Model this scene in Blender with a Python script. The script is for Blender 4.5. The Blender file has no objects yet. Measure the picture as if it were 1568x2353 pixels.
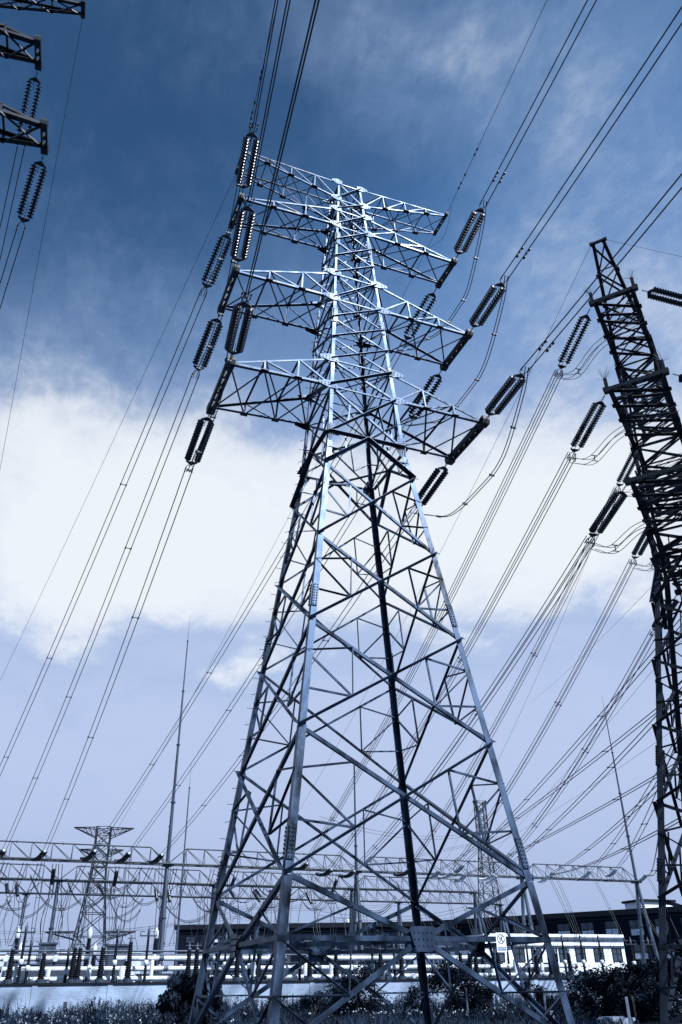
import bpy, math, random
from mathutils import Vector as V, Matrix
random.seed(7)
scene = bpy.context.scene
COL = scene.collection
rad = math.radians

# ------------------------------------------------------------------ helpers
class MB:
    """collects vertices and faces, build() links them as ONE mesh object"""
    def __init__(s): s.v = []; s.f = []; s.sm = []; s.mi = []; s.cur = 0
    def add(s, vs, fs, smooth=False):
        b = len(s.v); s.v += [tuple(p) for p in vs]
        for f in fs: s.f.append([i + b for i in f]); s.sm.append(smooth); s.mi.append(s.cur)
    def box(s, c, hx, hy, hz, ax=None):
        c = V(c); X, Y, Z = ax if ax else (V((1,0,0)), V((0,1,0)), V((0,0,1)))
        vs = [c + X*hx*i + Y*hy*j + Z*hz*k for i in (-1,1) for j in (-1,1) for k in (-1,1)]
        s.add(vs, [(0,1,3,2),(4,6,7,5),(0,4,5,1),(2,3,7,6),(0,2,6,4),(1,5,7,3)])
    def boxm(s, a, b):
        a = V(a); b = V(b); c = (a+b)/2; h = (b-a)/2; s.box(c, abs(h.x), abs(h.y), abs(h.z))
    def prism(s, P, Q, pts, e1, e2):
        n = len(pts); P = V(P); Q = V(Q)
        vs = [P + e1*a + e2*b for a, b in pts] + [Q + e1*a + e2*b for a, b in pts]
        s.add(vs, [tuple(range(n))[::-1], tuple(range(n, 2*n))] + [(i, (i+1) % n, n+(i+1) % n, n+i) for i in range(n)])
    def tube(s, path, r, n=6, r2=None, cap=True, smooth=True):
        path = [V(p) for p in path]; m = len(path); ref = None; vs = []
        for i, p in enumerate(path):
            t = (path[min(i+1, m-1)] - path[max(i-1, 0)])
            if t.length < 1e-9: t = V((0,0,1))
            t.normalize()
            if ref is None:
                ref = t.cross(V((0,0,1)))
                if ref.length < .05: ref = t.cross(V((1,0,0)))
            e1 = (ref - t*ref.dot(t)).normalized(); e2 = t.cross(e1); ref = e1
            rr = r if r2 is None else r + (r2-r)*i/(m-1)
            vs += [p + (e1*math.cos(2*math.pi*k/n) + e2*math.sin(2*math.pi*k/n))*rr for k in range(n)]
        fs = [(i*n+k, i*n+(k+1) % n, (i+1)*n+(k+1) % n, (i+1)*n+k) for i in range(m-1) for k in range(n)]
        s.add(vs, fs, smooth)
        if cap: s.add(vs[:n], [tuple(range(n))[::-1]]); s.add(vs[-n:], [tuple(range(n))])
    def lathe(s, O, A, prof, n=10, smooth=True):
        O = V(O); A = V(A).normalized(); e1 = A.cross(V((0,0,1)))
        if e1.length < .05: e1 = A.cross(V((1,0,0)))
        e1.normalize(); e2 = A.cross(e1); m = len(prof)
        vs = [O + A*x + (e1*math.cos(2*math.pi*k/n) + e2*math.sin(2*math.pi*k/n))*r for x, r in prof for k in range(n)]
        s.add(vs, [(i*n+k, i*n+(k+1) % n, (i+1)*n+(k+1) % n, (i+1)*n+k) for i in range(m-1) for k in range(n)], smooth)
        s.add(vs[:n], [tuple(range(n))[::-1]]); s.add(vs[-n:], [tuple(range(n))])
    def mesh(s, name, m):
        me = bpy.data.meshes.new(name); me.from_pydata(s.v, [], s.f)
        me.polygons.foreach_set('use_smooth', s.sm)
        for q in (m if isinstance(m, list) else [m]): me.materials.append(q)
        if isinstance(m, list): me.polygons.foreach_set('material_index', s.mi)
        me.update(); return me
    def build(s, name, m, parent=None, loc=None):
        o = bpy.data.objects.new(name, s.mesh(name, m)); COL.objects.link(o)
        if loc is not None: o.location = loc
        if parent: o.parent = parent
        return o

def tag(o, label, cat, group=None, kind=None):
    if label: o['label'] = label
    if cat: o['category'] = cat
    if group: o['group'] = group
    if kind: o['kind'] = kind
    return o
def thing(name, loc, label, cat, group=None, rotz=0):
    o = bpy.data.objects.new(name, None); COL.objects.link(o); o.empty_display_size = .3
    o.location = loc; o.rotation_euler = (0, 0, rotz); return tag(o, label, cat, group)
def dup(root, label=None):
    c = root.copy(); COL.objects.link(c)
    if label: c['label'] = label
    for ch in root.children:
        d = ch.copy(); COL.objects.link(d); d.parent = c
        for g in ch.children:
            e = g.copy(); COL.objects.link(e); e.parent = d
    return c

# ------------------------------------------------------------------ camera
H = 1.75
CAM = V((-13.563, -31.661, H))
R_ = V((0.92865268, -0.37071462, -0.01322382)); U_ = V((-0.17997523, -0.48144281, 0.85780052)); F_ = V((0.32436571, 0.7942188, 0.5138126))
cam = bpy.data.objects.new('camera', bpy.data.cameras.new('camera')); COL.objects.link(cam)
cam.matrix_world = Matrix(((R_.x, U_.x, -F_.x, CAM.x), (R_.y, U_.y, -F_.y, CAM.y), (R_.z, U_.z, -F_.z, CAM.z), (0,0,0,1)))
cam.data.sensor_fit = 'HORIZONTAL'; cam.data.sensor_width = 36; cam.data.lens = 36*1830.94/1568
cam.data.clip_end = 6000; cam.data.clip_start = .1
scene.camera = cam
def ray(x, y): return (F_ + R_*((x-784)/1830.94) - U_*((y-1176.5)/1830.94)).normalized()   # survey of the site: bearing of a sighted feature
def at_y(x, y, Y):                                                  # where that bearing meets the plane y = Y
    v = ray(x, y); return CAM + v*((Y-CAM.y)/v.y)
def at_d(x, y, d):
    v = ray(x, y); return CAM + v*(d/math.hypot(v.x, v.y))

# ------------------------------------------------------------------ materials
def mat(name, base, rough=.6, metal=0., amount=.25, scale=4., stretch=(1,1,1), bump=0., spec=.5, base2=None, detail=6, bscale=None, roughvar=0):
    m = bpy.data.materials.new(name); m.use_nodes = True; nt = m.node_tree; N = nt.nodes; L = nt.links
    b = N['Principled BSDF']; b.inputs['Roughness'].default_value = rough; b.inputs['Metallic'].default_value = metal
    b.inputs['Specular IOR Level'].default_value = spec
    tc = N.new('ShaderNodeTexCoord'); mp = N.new('ShaderNodeMapping'); mp.inputs['Scale'].default_value = stretch
    L.new(tc.outputs['Object'], mp.inputs['Vector'])
    no = N.new('ShaderNodeTexNoise'); no.inputs['Scale'].default_value = scale; no.inputs['Detail'].default_value = detail
    L.new(mp.outputs['Vector'], no.inputs['Vector'])
    cr = N.new('ShaderNodeValToRGB'); cr.color_ramp.elements[0].position = .3; cr.color_ramp.elements[1].position = .7
    lo = base2 if base2 else tuple(c*(1-amount) for c in base)
    hi = base if base2 else tuple(min(1, c*(1+amount)) for c in base)
    cr.color_ramp.elements[0].color = (*lo, 1); cr.color_ramp.elements[1].color = (*hi, 1)
    L.new(no.outputs['Fac'], cr.inputs['Fac']); L.new(cr.outputs['Color'], b.inputs['Base Color'])
    if roughvar:
        mr = N.new('ShaderNodeMapRange'); mr.inputs['To Min'].default_value = rough-roughvar; mr.inputs['To Max'].default_value = rough+roughvar; mr.inputs['From Min'].default_value = .35; mr.inputs['From Max'].default_value = .65
        L.new(no.outputs['Fac'], mr.inputs['Value']); L.new(mr.outputs[0], b.inputs['Roughness'])
    if bump:
        bn = N.new('ShaderNodeBump'); bn.inputs['Strength'].default_value = bump; bn.inputs['Distance'].default_value = .05
        n2 = N.new('ShaderNodeTexNoise'); n2.inputs['Scale'].default_value = bscale or scale*4; L.new(mp.outputs['Vector'], n2.inputs['Vector'])
        L.new(n2.outputs['Fac'], bn.inputs['Height']); L.new(bn.outputs['Normal'], b.inputs['Normal'])
    return m
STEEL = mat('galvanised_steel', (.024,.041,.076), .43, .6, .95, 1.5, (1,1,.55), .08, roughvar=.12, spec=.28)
STEELD = mat('shade_dark_steel', (.008,.014,.027), .55, .15, .6, 2.5, (1,1,.6), .1, spec=.3)  # darker copy of the steel; shade is put into its base colour
BOLT = mat('bolt_steel', (.022,.034,.06), .5, .3, .3, 8)
WIRE = mat('aluminium_wire', (.010,.017,.034), .55, .2, .2, 3)
GLASS = mat('brown_porcelain', (.006,.010,.022), .2, 0., .2, 6, spec=.4)
GALVPOLE = mat('painted_pole', (.045,.066,.105), .5, .3, .35, 1.5, (1,1,.3))
PORC = mat('dark_porcelain', (.003,.005,.012), .6, 0., .2, 6, spec=.12)
WHITE = mat('white_enamel', (.50,.55,.63), .35, 0., .22, 1.3)
PALEPORC = mat('pale_lit_porcelain', (.34,.40,.50), .3, 0., .2, 3)  # end caps; also right-hand insulators, their sunlit look put into the colour
PLASTER = mat('white_plaster', (.74,.80,.88), .8, 0., .05, .35, (1,1,2.5), .05)
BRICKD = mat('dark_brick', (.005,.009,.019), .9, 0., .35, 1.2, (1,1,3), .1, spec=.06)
DARKTRIM = mat('dark_trim', (.005,.008,.016), .8, 0., .3, 2, spec=.2)
GIRDER = mat('dark_girder_steel', (.016,.025,.043), .5, .2, .4, 1.5)
PANE = mat('window_glass', (.03,.045,.08), .12, 0., .3, .6, spec=.8)
BLIND = mat('pale_blind', (.45,.52,.65), .6, 0., .45, 1.5, (1,1,4))
CONC = mat('concrete', (.17,.22,.31), .85, 0., .3, 3, (1,1,1), .3)
WALLM = mat('rendered_wall', (.25,.33,.47), .9, 0., .3, .5, (1,1,1.6), .5, bscale=6)
CABINET = mat('dark_cabinet', (.035,.05,.08), .5, .1, .3, 2)
BARK = mat('bark', (.05,.055,.07), .9, 0., .3, 6, (1,1,.3), .4)
def leafmat(name, c, var=.5):
    m = mat(name, c, .85, 0., var, .8, detail=3, spec=.15); return m
LEAF = leafmat('dark_leaf', (.008,.015,.030)); LEAF2 = leafmat('shrub_leaf', (.018,.032,.058))
GRASSM = leafmat('grass_blade', (.017,.031,.060), .75); WEED = leafmat('weed_leaf', (.011,.020,.040), .7)
PETAL = mat('pale_petal', (.36,.42,.52), .8)
GROUND = mat('meadow_soil', (.013,.023,.044), .95, 0., .6, .25, (1,1,1), .6)
SIGNW = mat('sign_enamel', (.80,.82,.86), .45, 0., .06, 3); SIGNR = mat('sign_ring', (.10,.16,.30), .45, 0., .1, 4); SIGNK = mat('sign_ink', (.015,.02,.035), .5, 0., .1, 4)
SIGNB = mat('sign_blue', (.14,.21,.36), .45, 0., .1, 4)

# ------------------------------------------------------------------ world and sun
SUN_EL, TO_SUN_AZ = rad(50), rad(152)      # azimuth measured from +y towards +x
tosun = V((math.cos(SUN_EL)*math.sin(TO_SUN_AZ), math.cos(SUN_EL)*math.cos(TO_SUN_AZ), math.sin(SUN_EL)))
sl = bpy.data.lights.new('sun', 'SUN'); sl.energy = 5; sl.angle = rad(.53); sl.color = (.94, .975, 1)
so = bpy.data.objects.new('sun', sl); COL.objects.link(so); so.rotation_euler = tosun.to_track_quat('Z', 'Y').to_euler()
so.location = (0, -60, 90)
w = bpy.data.worlds.new('World'); scene.world = w; w.use_nodes = True
nt = w.node_tree; N = nt.nodes; Lk = nt.links; bg = N['Background']
def math_(op, a, b=None, clamp=False):
    n = N.new('ShaderNodeMath'); n.operation = op; n.use_clamp = clamp
    for i, x in enumerate((a, b)):
        if x is None: continue
        if isinstance(x, (int, float)): n.inputs[i].default_value = x
        else: Lk.new(x, n.inputs[i])
    return n.outputs[0]
def smooth(x, a, b):
    n = N.new('ShaderNodeMapRange'); n.interpolation_type = 'SMOOTHSTEP'
    Lk.new(x, n.inputs['Value']); n.inputs['From Min'].default_value = a; n.inputs['From Max'].default_value = b; return n.outputs[0]
def mixc(f, a, b):
    n = N.new('ShaderNodeMix'); n.data_type = 'RGBA'
    if isinstance(f, float): n.inputs[0].default_value = f
    else: Lk.new(f, n.inputs[0])
    for i, x in ((6, a), (7, b)):
        if isinstance(x, tuple): n.inputs[i].default_value = (*x, 1)
        else: Lk.new(x, n.inputs[i])
    return n.outputs[2]
sky = N.new('ShaderNodeTexSky'); sky.sky_type = 'NISHITA'; sky.sun_disc = False
sky.sun_elevation = SUN_EL; sky.sun_rotation = TO_SUN_AZ; sky.air_density = 1.2; sky.dust_density = .4; sky.ozone_density = 2.0
mulc = N.new('ShaderNodeVectorMath'); mulc.operation = 'MULTIPLY'; Lk.new(sky.outputs[0], mulc.inputs[0]); mulc.inputs[1].default_value = (.62, .82, .96)
tc = N.new('ShaderNodeTexCoord'); nrm = N.new('ShaderNodeVectorMath'); nrm.operation = 'NORMALIZE'; Lk.new(tc.outputs['Generated'], nrm.inputs[0]); DIR = nrm.outputs[0]
sep = N.new('ShaderNodeSeparateXYZ'); Lk.new(DIR, sep.inputs[0]); dz = sep.outputs[2]
inv = math_('DIVIDE', 1., math_('ADD', math_('MAXIMUM', dz, 0.), .22))
pl = N.new('ShaderNodeVectorMath'); pl.operation = 'SCALE'; Lk.new(DIR, pl.inputs[0]); Lk.new(inv, pl.inputs['Scale'])
def noise(vec, scale, detail, rough, dist=0., stretch=(1,1,1), off=(0,0,0), rot=0.):
    mp = N.new('ShaderNodeMapping'); mp.inputs['Scale'].default_value = stretch; mp.inputs['Location'].default_value = off; mp.inputs['Rotation'].default_value = (0,0,rot)
    Lk.new(vec, mp.inputs[0]); n = N.new('ShaderNodeTexNoise'); Lk.new(mp.outputs[0], n.inputs[0])
    n.inputs['Scale'].default_value = scale; n.inputs['Detail'].default_value = detail; n.inputs['Roughness'].default_value = rough; n.inputs['Distortion'].default_value = dist
    return n.outputs['Fac']
n1 = noise(pl.outputs[0], 4.2, 9, .62, .35, (1,1.3,1), (3.1,1.7,0), .5)
n2 = noise(pl.outputs[0], 11, 8, .65, .5, (1.4,1,1), (0,5,0), -.4)
n3 = noise(pl.outputs[0], 1.3, 4, .5, .2, (1,1,1), (7,2,0))
nw = N.new('ShaderNodeTexNoise'); nw.inputs['Scale'].default_value = 3.2; nw.inputs['Detail'].default_value = 5; Lk.new(pl.outputs[0], nw.inputs[0])
wsub = N.new('ShaderNodeVectorMath'); wsub.operation = 'SUBTRACT'; Lk.new(nw.outputs['Color'], wsub.inputs[0]); wsub.inputs[1].default_value = (.5,.5,.5)
wmul = N.new('ShaderNodeVectorMath'); wmul.operation = 'SCALE'; Lk.new(wsub.outputs[0], wmul.inputs[0]); wmul.inputs['Scale'].default_value = .22
wadd = N.new('ShaderNodeVectorMath'); wadd.operation = 'ADD'; Lk.new(DIR, wadd.inputs[0]); Lk.new(wmul.outputs[0], wadd.inputs[1])
wn = N.new('ShaderNodeVectorMath'); wn.operation = 'NORMALIZE'; Lk.new(wadd.outputs[0], wn.inputs[0])
def masks(lst, src=None):
    tot = None
    for (x, y, r, wgt) in lst:
        v = ray(x, y); d = N.new('ShaderNodeVectorMath'); d.operation = 'DOT_PRODUCT'; Lk.new(src or DIR, d.inputs[0]); d.inputs[1].default_value = v
        m = math_('MULTIPLY', smooth(d.outputs['Value'], math.cos(r), math.cos(r*.1)), wgt)
        tot = m if tot is None else math_('ADD', tot, m)
    return tot
CL = [(60,1180,.20,.34),(280,1230,.20,.42),(520,1230,.20,.42),(800,1280,.20,.36),(1100,1270,.18,.40),(1380,1230,.20,.38),(120,1400,.15,.30),(420,1390,.15,.28),(1540,1200,.18,.36),(1050,1380,.2,.16),(250,1330,.22,.12),(600,1300,.2,.2),(950,1150,.2,.2),(1250,1150,.15,.2),
      (240,900,.2,.17),(620,830,.2,.17),(980,820,.2,.14),(60,940,.18,.14),(1250,880,.2,.17),(420,700,.2,.07),(100,740,.2,.05),(1500,950,.18,.14),
      (860,130,.14,.19),(720,40,.12,.15),(1220,90,.12,.19),(1080,190,.14,.15),(950,20,.12,.15),(1400,330,.24,.15),(1300,520,.2,.14),(1530,480,.22,.15),(1480,700,.2,.12),(1000,350,.2,.08),(540,120,.1,.10),(1480,120,.15,.10),(330,190,.12,.06),(1180,500,.1,.1)]
wz = N.new('ShaderNodeSeparateXYZ'); Lk.new(wn.outputs[0], wz.inputs[0]); bz = wz.outputs[2]
band = math_('MULTIPLY', math_('MULTIPLY', smooth(bz, .31, .45), smooth(bz, .80, .46)), .36)
mk = math_('ADD', math_('MULTIPLY', masks(CL, wn.outputs[0]), .72), band)
n4 = noise(pl.outputs[0], 30, 6, .6, .3, (1.6,1,1), (2,9,0), .6)
nz = math_('ADD', math_('ADD', math_('MULTIPLY', n1, .42), math_('MULTIPLY', n2, .38)), math_('MULTIPLY', n4, .20))
cdens = smooth(math_('ADD', math_('MULTIPLY', math_('SUBTRACT', nz, .5), 1.2), mk), -.08, 1.12)
front = N.new('ShaderNodeVectorMath'); front.operation = 'DOT_PRODUCT'; Lk.new(DIR, front.inputs[0]); front.inputs[1].default_value = (.378,.926,0)
ahead = smooth(front.outputs['Value'], -.35, .35)        # haze only ahead; unseen sky behind is kept darker to weaken fill light
midh = math_('MULTIPLY', math_('MULTIPLY', smooth(dz, 1.03, .64), ahead), .93)
base = mixc(midh, mulc.outputs[0], (.85, 2.3, 5.3))
haze = math_('MULTIPLY', smooth(dz, .80, .33), ahead)
base = mixc(math_('MULTIPLY', haze, .95), base, (5.4, 6.5, 9.2))
low = math_('MULTIPLY', smooth(dz, .24, .0), .55)
base = mixc(low, base, (3.2, 4.3, 7.0))
dark = masks([(-150,60,.62,.62),(500,-100,.5,.22)])  # lens vignette at upper left, put into the sky colour
base = mixc(math_('MULTIPLY', dark, 1., True), base, (.24,.75,1.85))
ccol = mixc(smooth(cdens, .25, .9), (3.3, 4.9, 7.9), (9.1, 9.6, 10.3))
skyc = mixc(math_('MULTIPLY', cdens, .97), base, ccol)
skyc = mixc(smooth(dz, 0., -.03), skyc, (.25,.36,.55))
Lk.new(skyc, bg.inputs['Color']); bg.inputs['Strength'].default_value = .055
vs = scene.view_settings; vs.view_transform = 'Standard'; vs.look = 'None'; vs.gamma = 1; vs.exposure = .78

# ------------------------------------------------------------------ lattice towers
def Lbar(mb, P, Q, e1, e2, wd, t=.022):
    mb.prism(P, Q, [(0,0),(wd,0),(wd,t),(t,t),(t,wd),(0,wd)], e1, e2)
def bar(P, Q, n, wd, off=0., style='in', t=.02):
    """one angle bar on a lattice face with normal n.  style: 'top' = outstanding flange on the upper edge, 'in' = flat side outwards"""
    P = V(P); Q = V(Q); n = V(n); a = (Q-P).normalized(); up = n.cross(a)
    if up.length < 1e-6: up = V((0,0,1))
    up.normalize()
    if up.z < 0 or (abs(up.z) < 1e-3 and up.y < 0): up = -up
    nn = a.cross(up).normalized()
    if nn.dot(n) < 0: nn = -nn
    mb = MB(); o = nn*off
    if style == 'top':
        w2 = wd*1.3; w1 = wd*.8; mb.prism(P+o+up*wd/2, Q+o+up*wd/2, [(0,0),(w1,0),(w1,t),(t,t),(t,w2),(0,w2)], -up, nn)
    elif style == 'bot': Lbar(mb, P+o-up*wd/2, Q+o-up*wd/2, up, nn, wd, t)
    else: Lbar(mb, P+o-up*wd/2, Q+o-up*wd/2, up, -nn, wd, t)
    return mb
def chord(P, Q, e1, e2, wd, t=.025):
    a = (V(Q)-V(P)).normalized(); e1 = V(e1); e2 = V(e2)
    e1 = (e1 - a*e1.dot(a)).normalized(); e2 = (e2 - a*e2.dot(a) - e1*e2.dot(e1)).normalized()
    w2 = wd*1.45; mb = MB(); mb.prism(P, Q, [(0,0),(wd,0),(wd,t),(t,t),(t,w2),(0,w2)], e1, e2); return mb
def bolt_plate(mb, c, e1, e2, n, hw_, hh, t=.02, nx=2, ny=3, poly=None, br=.028):
    c = V(c); pts = poly or [(-hw_,-hh),(hw_,-hh),(hw_,hh),(-hw_,hh)]
    mb.prism(c, c+n*t, pts, e1, e2); mb.cur = 1
    for i in range(nx):
        for j in range(ny):
            x = (i+.5)/nx*2-1; y = (j+.5)/ny*2-1
            p = c + e1*(x*hw_*.8) + e2*(y*hh*.8)
            mb.lathe(p+n*(t-.002), n, [(0,br),(.03,br)], 6, False)
    mb.cur = 0

def make_tower(name, loc, th, label, cfg, detail=True, steel=STEEL):
    root = thing(name, loc, label, 'pylon', None, th)
    hw = cfg['hw']; S = {'A':(-1,-1),'B':(1,-1),'C':(1,1),'D':(-1,1)}
    def cn(l, z): h = hw(z); return V((S[l][0]*h, S[l][1]*h, z))
    lv = cfg['lower']; zW = lv[-1]; zt = cfg['top']
    # legs
    legs = {}
    for l in 'ABCD':
        mb = MB(); sx, sy = S[l]
        zs = [0, lv[2], zW, (zW+zt)/2, zt]; ws = [.29, .26, .19, .13]
        for k in range(4):
            Lbar(mb, cn(l, zs[k]), cn(l, zs[k+1]), V((-sx,0,0)), V((0,-sy,0)), ws[k]*cfg.get('k',1), .03)
        legs[l] = mb.build('leg', steel, root)
    faces = [('A','B',V((0,-1,0))),('B','C',V((1,0,0))),('D','C',V((0,1,0))),('A','D',V((-1,0,0)))]
    red = []
    for fi, (l, r, n) in enumerate(faces):
        nn = n.copy()
        def fp(s, z): return cn(l, z).lerp(cn(r, z), s)
        def lr(a, b, t): return a.lerp(b, t)
        kk = cfg.get('k', 1)
        # lower X panels with redundant bracing
        for k in range(1, len(lv)-2):
            zb, z_t = lv[k], lv[k+1]; wd = (.142 - .006*k)*kk
            LB, RB, LT, RT = cn(l,zb), cn(r,zb), cn(l,z_t), cn(r,z_t)
            bar(LB, RT, nn, wd, .03, 'top').build('diagonal_brace', steel, root)
            bar(RB, LT, nn, wd, -.035, 'in').build('diagonal_brace', steel, root)
            for (a_b, a_t, b_b, b_t) in ((LB,LT,RB,RT),(RB,RT,LB,LT)):
                P2 = lr(a_b,a_t,.68); P1 = lr(a_b,a_t,.34)
                M1 = lr(a_t,b_b,.24); M2 = lr(a_b,b_t,.30); M0 = lr(a_b,b_t,.30)
                red += [(P2,M1,nn),(M1,M2,nn),(P2,M2,nn),(P1,M2,nn)]
        # foot, belt
        z0, z1 = lv[0], lv[1]
        LB, RB, LT, RT = cn(l,z0), cn(r,z0), cn(l,z1), cn(r,z1); MID = lr(LB,RB,.5)
        bar(LB, MID, nn, .15*kk, .03, 'in').build('belt_beam', steel, root); bar(MID, RB, nn, .15*kk, .03, 'in').build('belt_beam', steel, root)
        for a, b, f in ((LB,LT,cn(l,.0)),(RB,RT,cn(r,.0))):
            bar(b, MID, nn, .16*kk, -.035, 'in').build('diagonal_brace', steel, root)
            bar(f, MID, nn, .16*kk, -.035, 'in').build('diagonal_brace', steel, root)
            Mv = lr(b,MID,.5); red += [(Mv, a, nn), (Mv, lr(a,MID,.5), nn)]
            Nf = lr(f,MID,.5); Nq = lr(f,MID,.25); mid = lr(f,a,.5)
            red += [(Nf, a, nn), (Nf, mid, nn), (Nq, mid, nn), (Nf, lr(a,MID,.5), nn)]
        if detail:
            g = MB(); e1 = (RB-LB).normalized(); e2 = V((0,0,1))
            bolt_plate(g, MID+nn*.06, e1, e2, nn, .5, .36, .025, 5, 3, [(-.5,.3),(-.3,-.38),(.3,-.38),(.5,.3),(.38,.36),(-.38,.36)])
            g.build('gusset_plate', [steel, BOLT], root)
        # waist: inverted V and horizontal
        zl = lv[-2]; LB, RB, LT, RT = cn(l,zl), cn(r,zl), cn(l,zW), cn(r,zW); MID = lr(LT,RT,.5)
        for a, b in ((LB,LT),(RB,RT)):
            bar(a, MID, nn, .17*kk, .03, 'top').build('diagonal_brace', steel, root)
            bar(b, MID, nn, .15*kk, .03, 'top').build('belt_beam', steel, root)
            Mv = lr(a,MID,.5); red += [(lr(a,b,.5), Mv, nn), (Mv, lr(b,MID,.45), nn)]
        if detail:
            g = MB(); e1 = (RB-LB).normalized()
            bolt_plate(g, MID+nn*.06, e1, V((0,0,1)), nn, .32, .16, .02, 4, 2)
            g.build('gusset_plate', [steel, BOLT], root)
        # lower plan bracing is added after the loop; upper body lacing
        ub = cfg['upper']
        for k in range(len(ub)-1):
            zb, z_t = ub[k], ub[k+1]; LB, RB, LT, RT = cn(l,zb), cn(r,zb), cn(l,z_t), cn(r,z_t)
            wd = (.125 if k < 2 else .085)*kk
            bar(LB, RT, nn, wd, .03, 'top').build('body_brace', steel, root)
            bar(RB, LT, nn, wd*.85, -.03, 'in').build('body_brace', steel, root)
        for z in cfg['horiz']:
            bar(cn(l,z), cn(r,z), nn, .075*kk, -.06, 'in').build('body_beam', steel, root)
        zb = cfg['upper'][0]; z_t = cfg['upper'][1]
        for a_b,a_t,b_b,b_t in ((cn(l,zb),cn(l,z_t),cn(r,zb),cn(r,z_t)),(cn(r,zb),cn(r,z_t),cn(l,zb),cn(l,z_t))):
            red += [(lr(a_b,a_t,.5), lr(a_b,b_t,.28), nn), (lr(a_b,b_t,.28), lr(a_t,b_b,.28), nn)]
    # plan bracing inside belt and waist
    for z in (lv[0], zW):
        m = [cn('A',z).lerp(cn('B',z),.5), cn('B',z).lerp(cn('C',z),.5), cn('C',z).lerp(cn('D',z),.5), cn('D',z).lerp(cn('A',z),.5)]
        for i in range(4): bar(m[i], m[(i+1)%4], V((0,0,1)), .13, 0, 'in').build('plan_brace', steel, root)
    for z in cfg['horiz']:
        for p, q in (('A','C'),('B','D')): bar(cn(p,z), cn(q,z), V((0,0,1)), .08, .02 if p=='A' else -.03, 'in').build('plan_brace', steel, root)
    # redundants: nearest hundred as parts, the rest as one part
    Mw = root.matrix_basis.copy(); Mw = Matrix.Translation(loc) @ Matrix.Rotation(th, 4, 'Z')
    red.sort(key=lambda r: -(r[0]-r[1]).length/((Mw@((r[0]+r[1])/2)) - CAM).length)
    rest = MB()
    for i, (P, Q, n) in enumerate(red):
        mb = bar(P, Q, n, 0.072*cfg.get('k',1), -.07, ('in','top')[i % 2], .014)
        if i < 98: mb.build('secondary_brace', steel, root)
        else: rest.add(mb.v, mb.f)
    if rest.v: rest.build('secondary_brace', steel, root)['kind'] = 'stuff'
    # cross-arms
    tips = {}
    for k, arm in enumerate(cfg['arms']):
        zb, zt_, al, aw, tzL, tzR, nseg, cw, ew = arm
        for sg in (-1, 1):
            tz = tzL if sg < 0 else tzR
            am = bpy.data.objects.new('crossarm', None); COL.objects.link(am); am.parent = root; am.empty_display_size = .2
            hb, ht = hw(zb), hw(zt_)
            NB, NT, FB, FT = V((sg*hb,-hb,zb)), V((sg*ht,-ht,zt_)), V((sg*hb,hb,zb)), V((sg*ht,ht,zt_))
            TN, TF = V((sg*al,-aw,tz)), V((sg*al,aw,tz))
            ix = V((-sg,0,0)); top = cw*.8
            if arm[0] == cfg['arms'][-1][0]:   # earth-wire arm: level upper chord, rising lower chord
                tnb, tfb = TN-V((0,0,.12)), TF-V((0,0,.12)); tnt, tft = TN, TF
            else: tnb, tfb, tnt, tft = TN, TF, TN+V((0,0,.12)), TF+V((0,0,.12))
            chord(NB, tnb, V((0,0,1)), V((0,1,0)), cw).build('arm_chord', steel, am); chord(FB, tfb, V((0,0,1)), V((0,-1,0)), cw).build('arm_chord', steel, am)
            chord(NT, tnt, V((0,0,-1)), V((0,1,0)), top).build('arm_chord', steel, am); chord(FT, tft, V((0,0,-1)), V((0,-1,0)), top).build('arm_chord', steel, am)
            # end beam: two channels with battens, knuckles at both ends
            eb = MB(); c = (TN+TF)/2
            for q in (-1, 1): eb.box(c+V((q*ew*.42,0,0)), ew*.16, aw+.12, ew*.5)
            nb = max(3, int(aw*2/.6))
            for i in range(nb): eb.box(c+V((0,(-1+2*(i+.5)/nb)*aw,0)), ew*.5, .09, ew*.52)
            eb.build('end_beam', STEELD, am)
            for T, q in ((TN,-1),(TF,1)):
                kn = MB()
                kn.prism(T+V((-ew*.62,0,0)), T+V((ew*.62,0,0)), [(-ew*.5,ew*.7),(ew*.9,ew*.75),(ew*1.0,0),(ew*.8,-ew*.7),(-ew*.4,-ew*.75),(-ew*.8,0)], V((0,q,0)), V((0,0,1)))
                kn.build('end_plate', STEELD, am)
            t = [(i+1)/nseg for i in range(nseg-1)]
            nb_ = [tnb.lerp(NB,s) for s in t]; fb_ = [tfb.lerp(FB,s) for s in t]; nt_ = [tnt.lerp(NT,s) for s in t]; ft_ = [tft.lerp(FT,s) for s in t]
            up = V((0,0,1)); lw = cw*.72
            pairs = []
            nbs = [tnb]+nb_+[NB]; fbs = [tfb]+fb_+[FB]
            for i in range(nseg):
                pairs += [(nbs[i], fbs[i+1], up, .0), (fbs[i], nbs[i+1], up, -.03)]
            nts = [tnt]+nt_+[NT]; fts = [tft]+ft_+[FT]
            for i in range(1, nseg):
                pairs += [(nts[i], fts[i], up, .02)]
                pairs += [(nts[i], fts[i+1], up, .03)] if i % 2 else [(fts[i], nts[i+1], up, .03)]
            for (bs, ts, n) in ((nbs, nts, V((0,-1,0))), (fbs, fts, V((0,1,0)))):
                for i in range(1, nseg):
                    pairs += [(bs[i], ts[i], n, .0), (ts[i], bs[i+1], n, .02)]
                if nseg > 3: pairs += [(ts[0].lerp(ts[1],.98), bs[1], n, 0)] if False else []
            for (P, Q, n, off) in pairs: bar(P, Q, n, lw, off, 'in', .014).build('arm_brace', steel, am)
            if detail:   # node plates on the lower chord
                for P in nb_+fb_:
                    g = MB(); g.box(P+V((0,0,-.012)), .2, .12, .012); g.build('node_plate', STEELD, am)
            Mx = Mw
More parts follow.
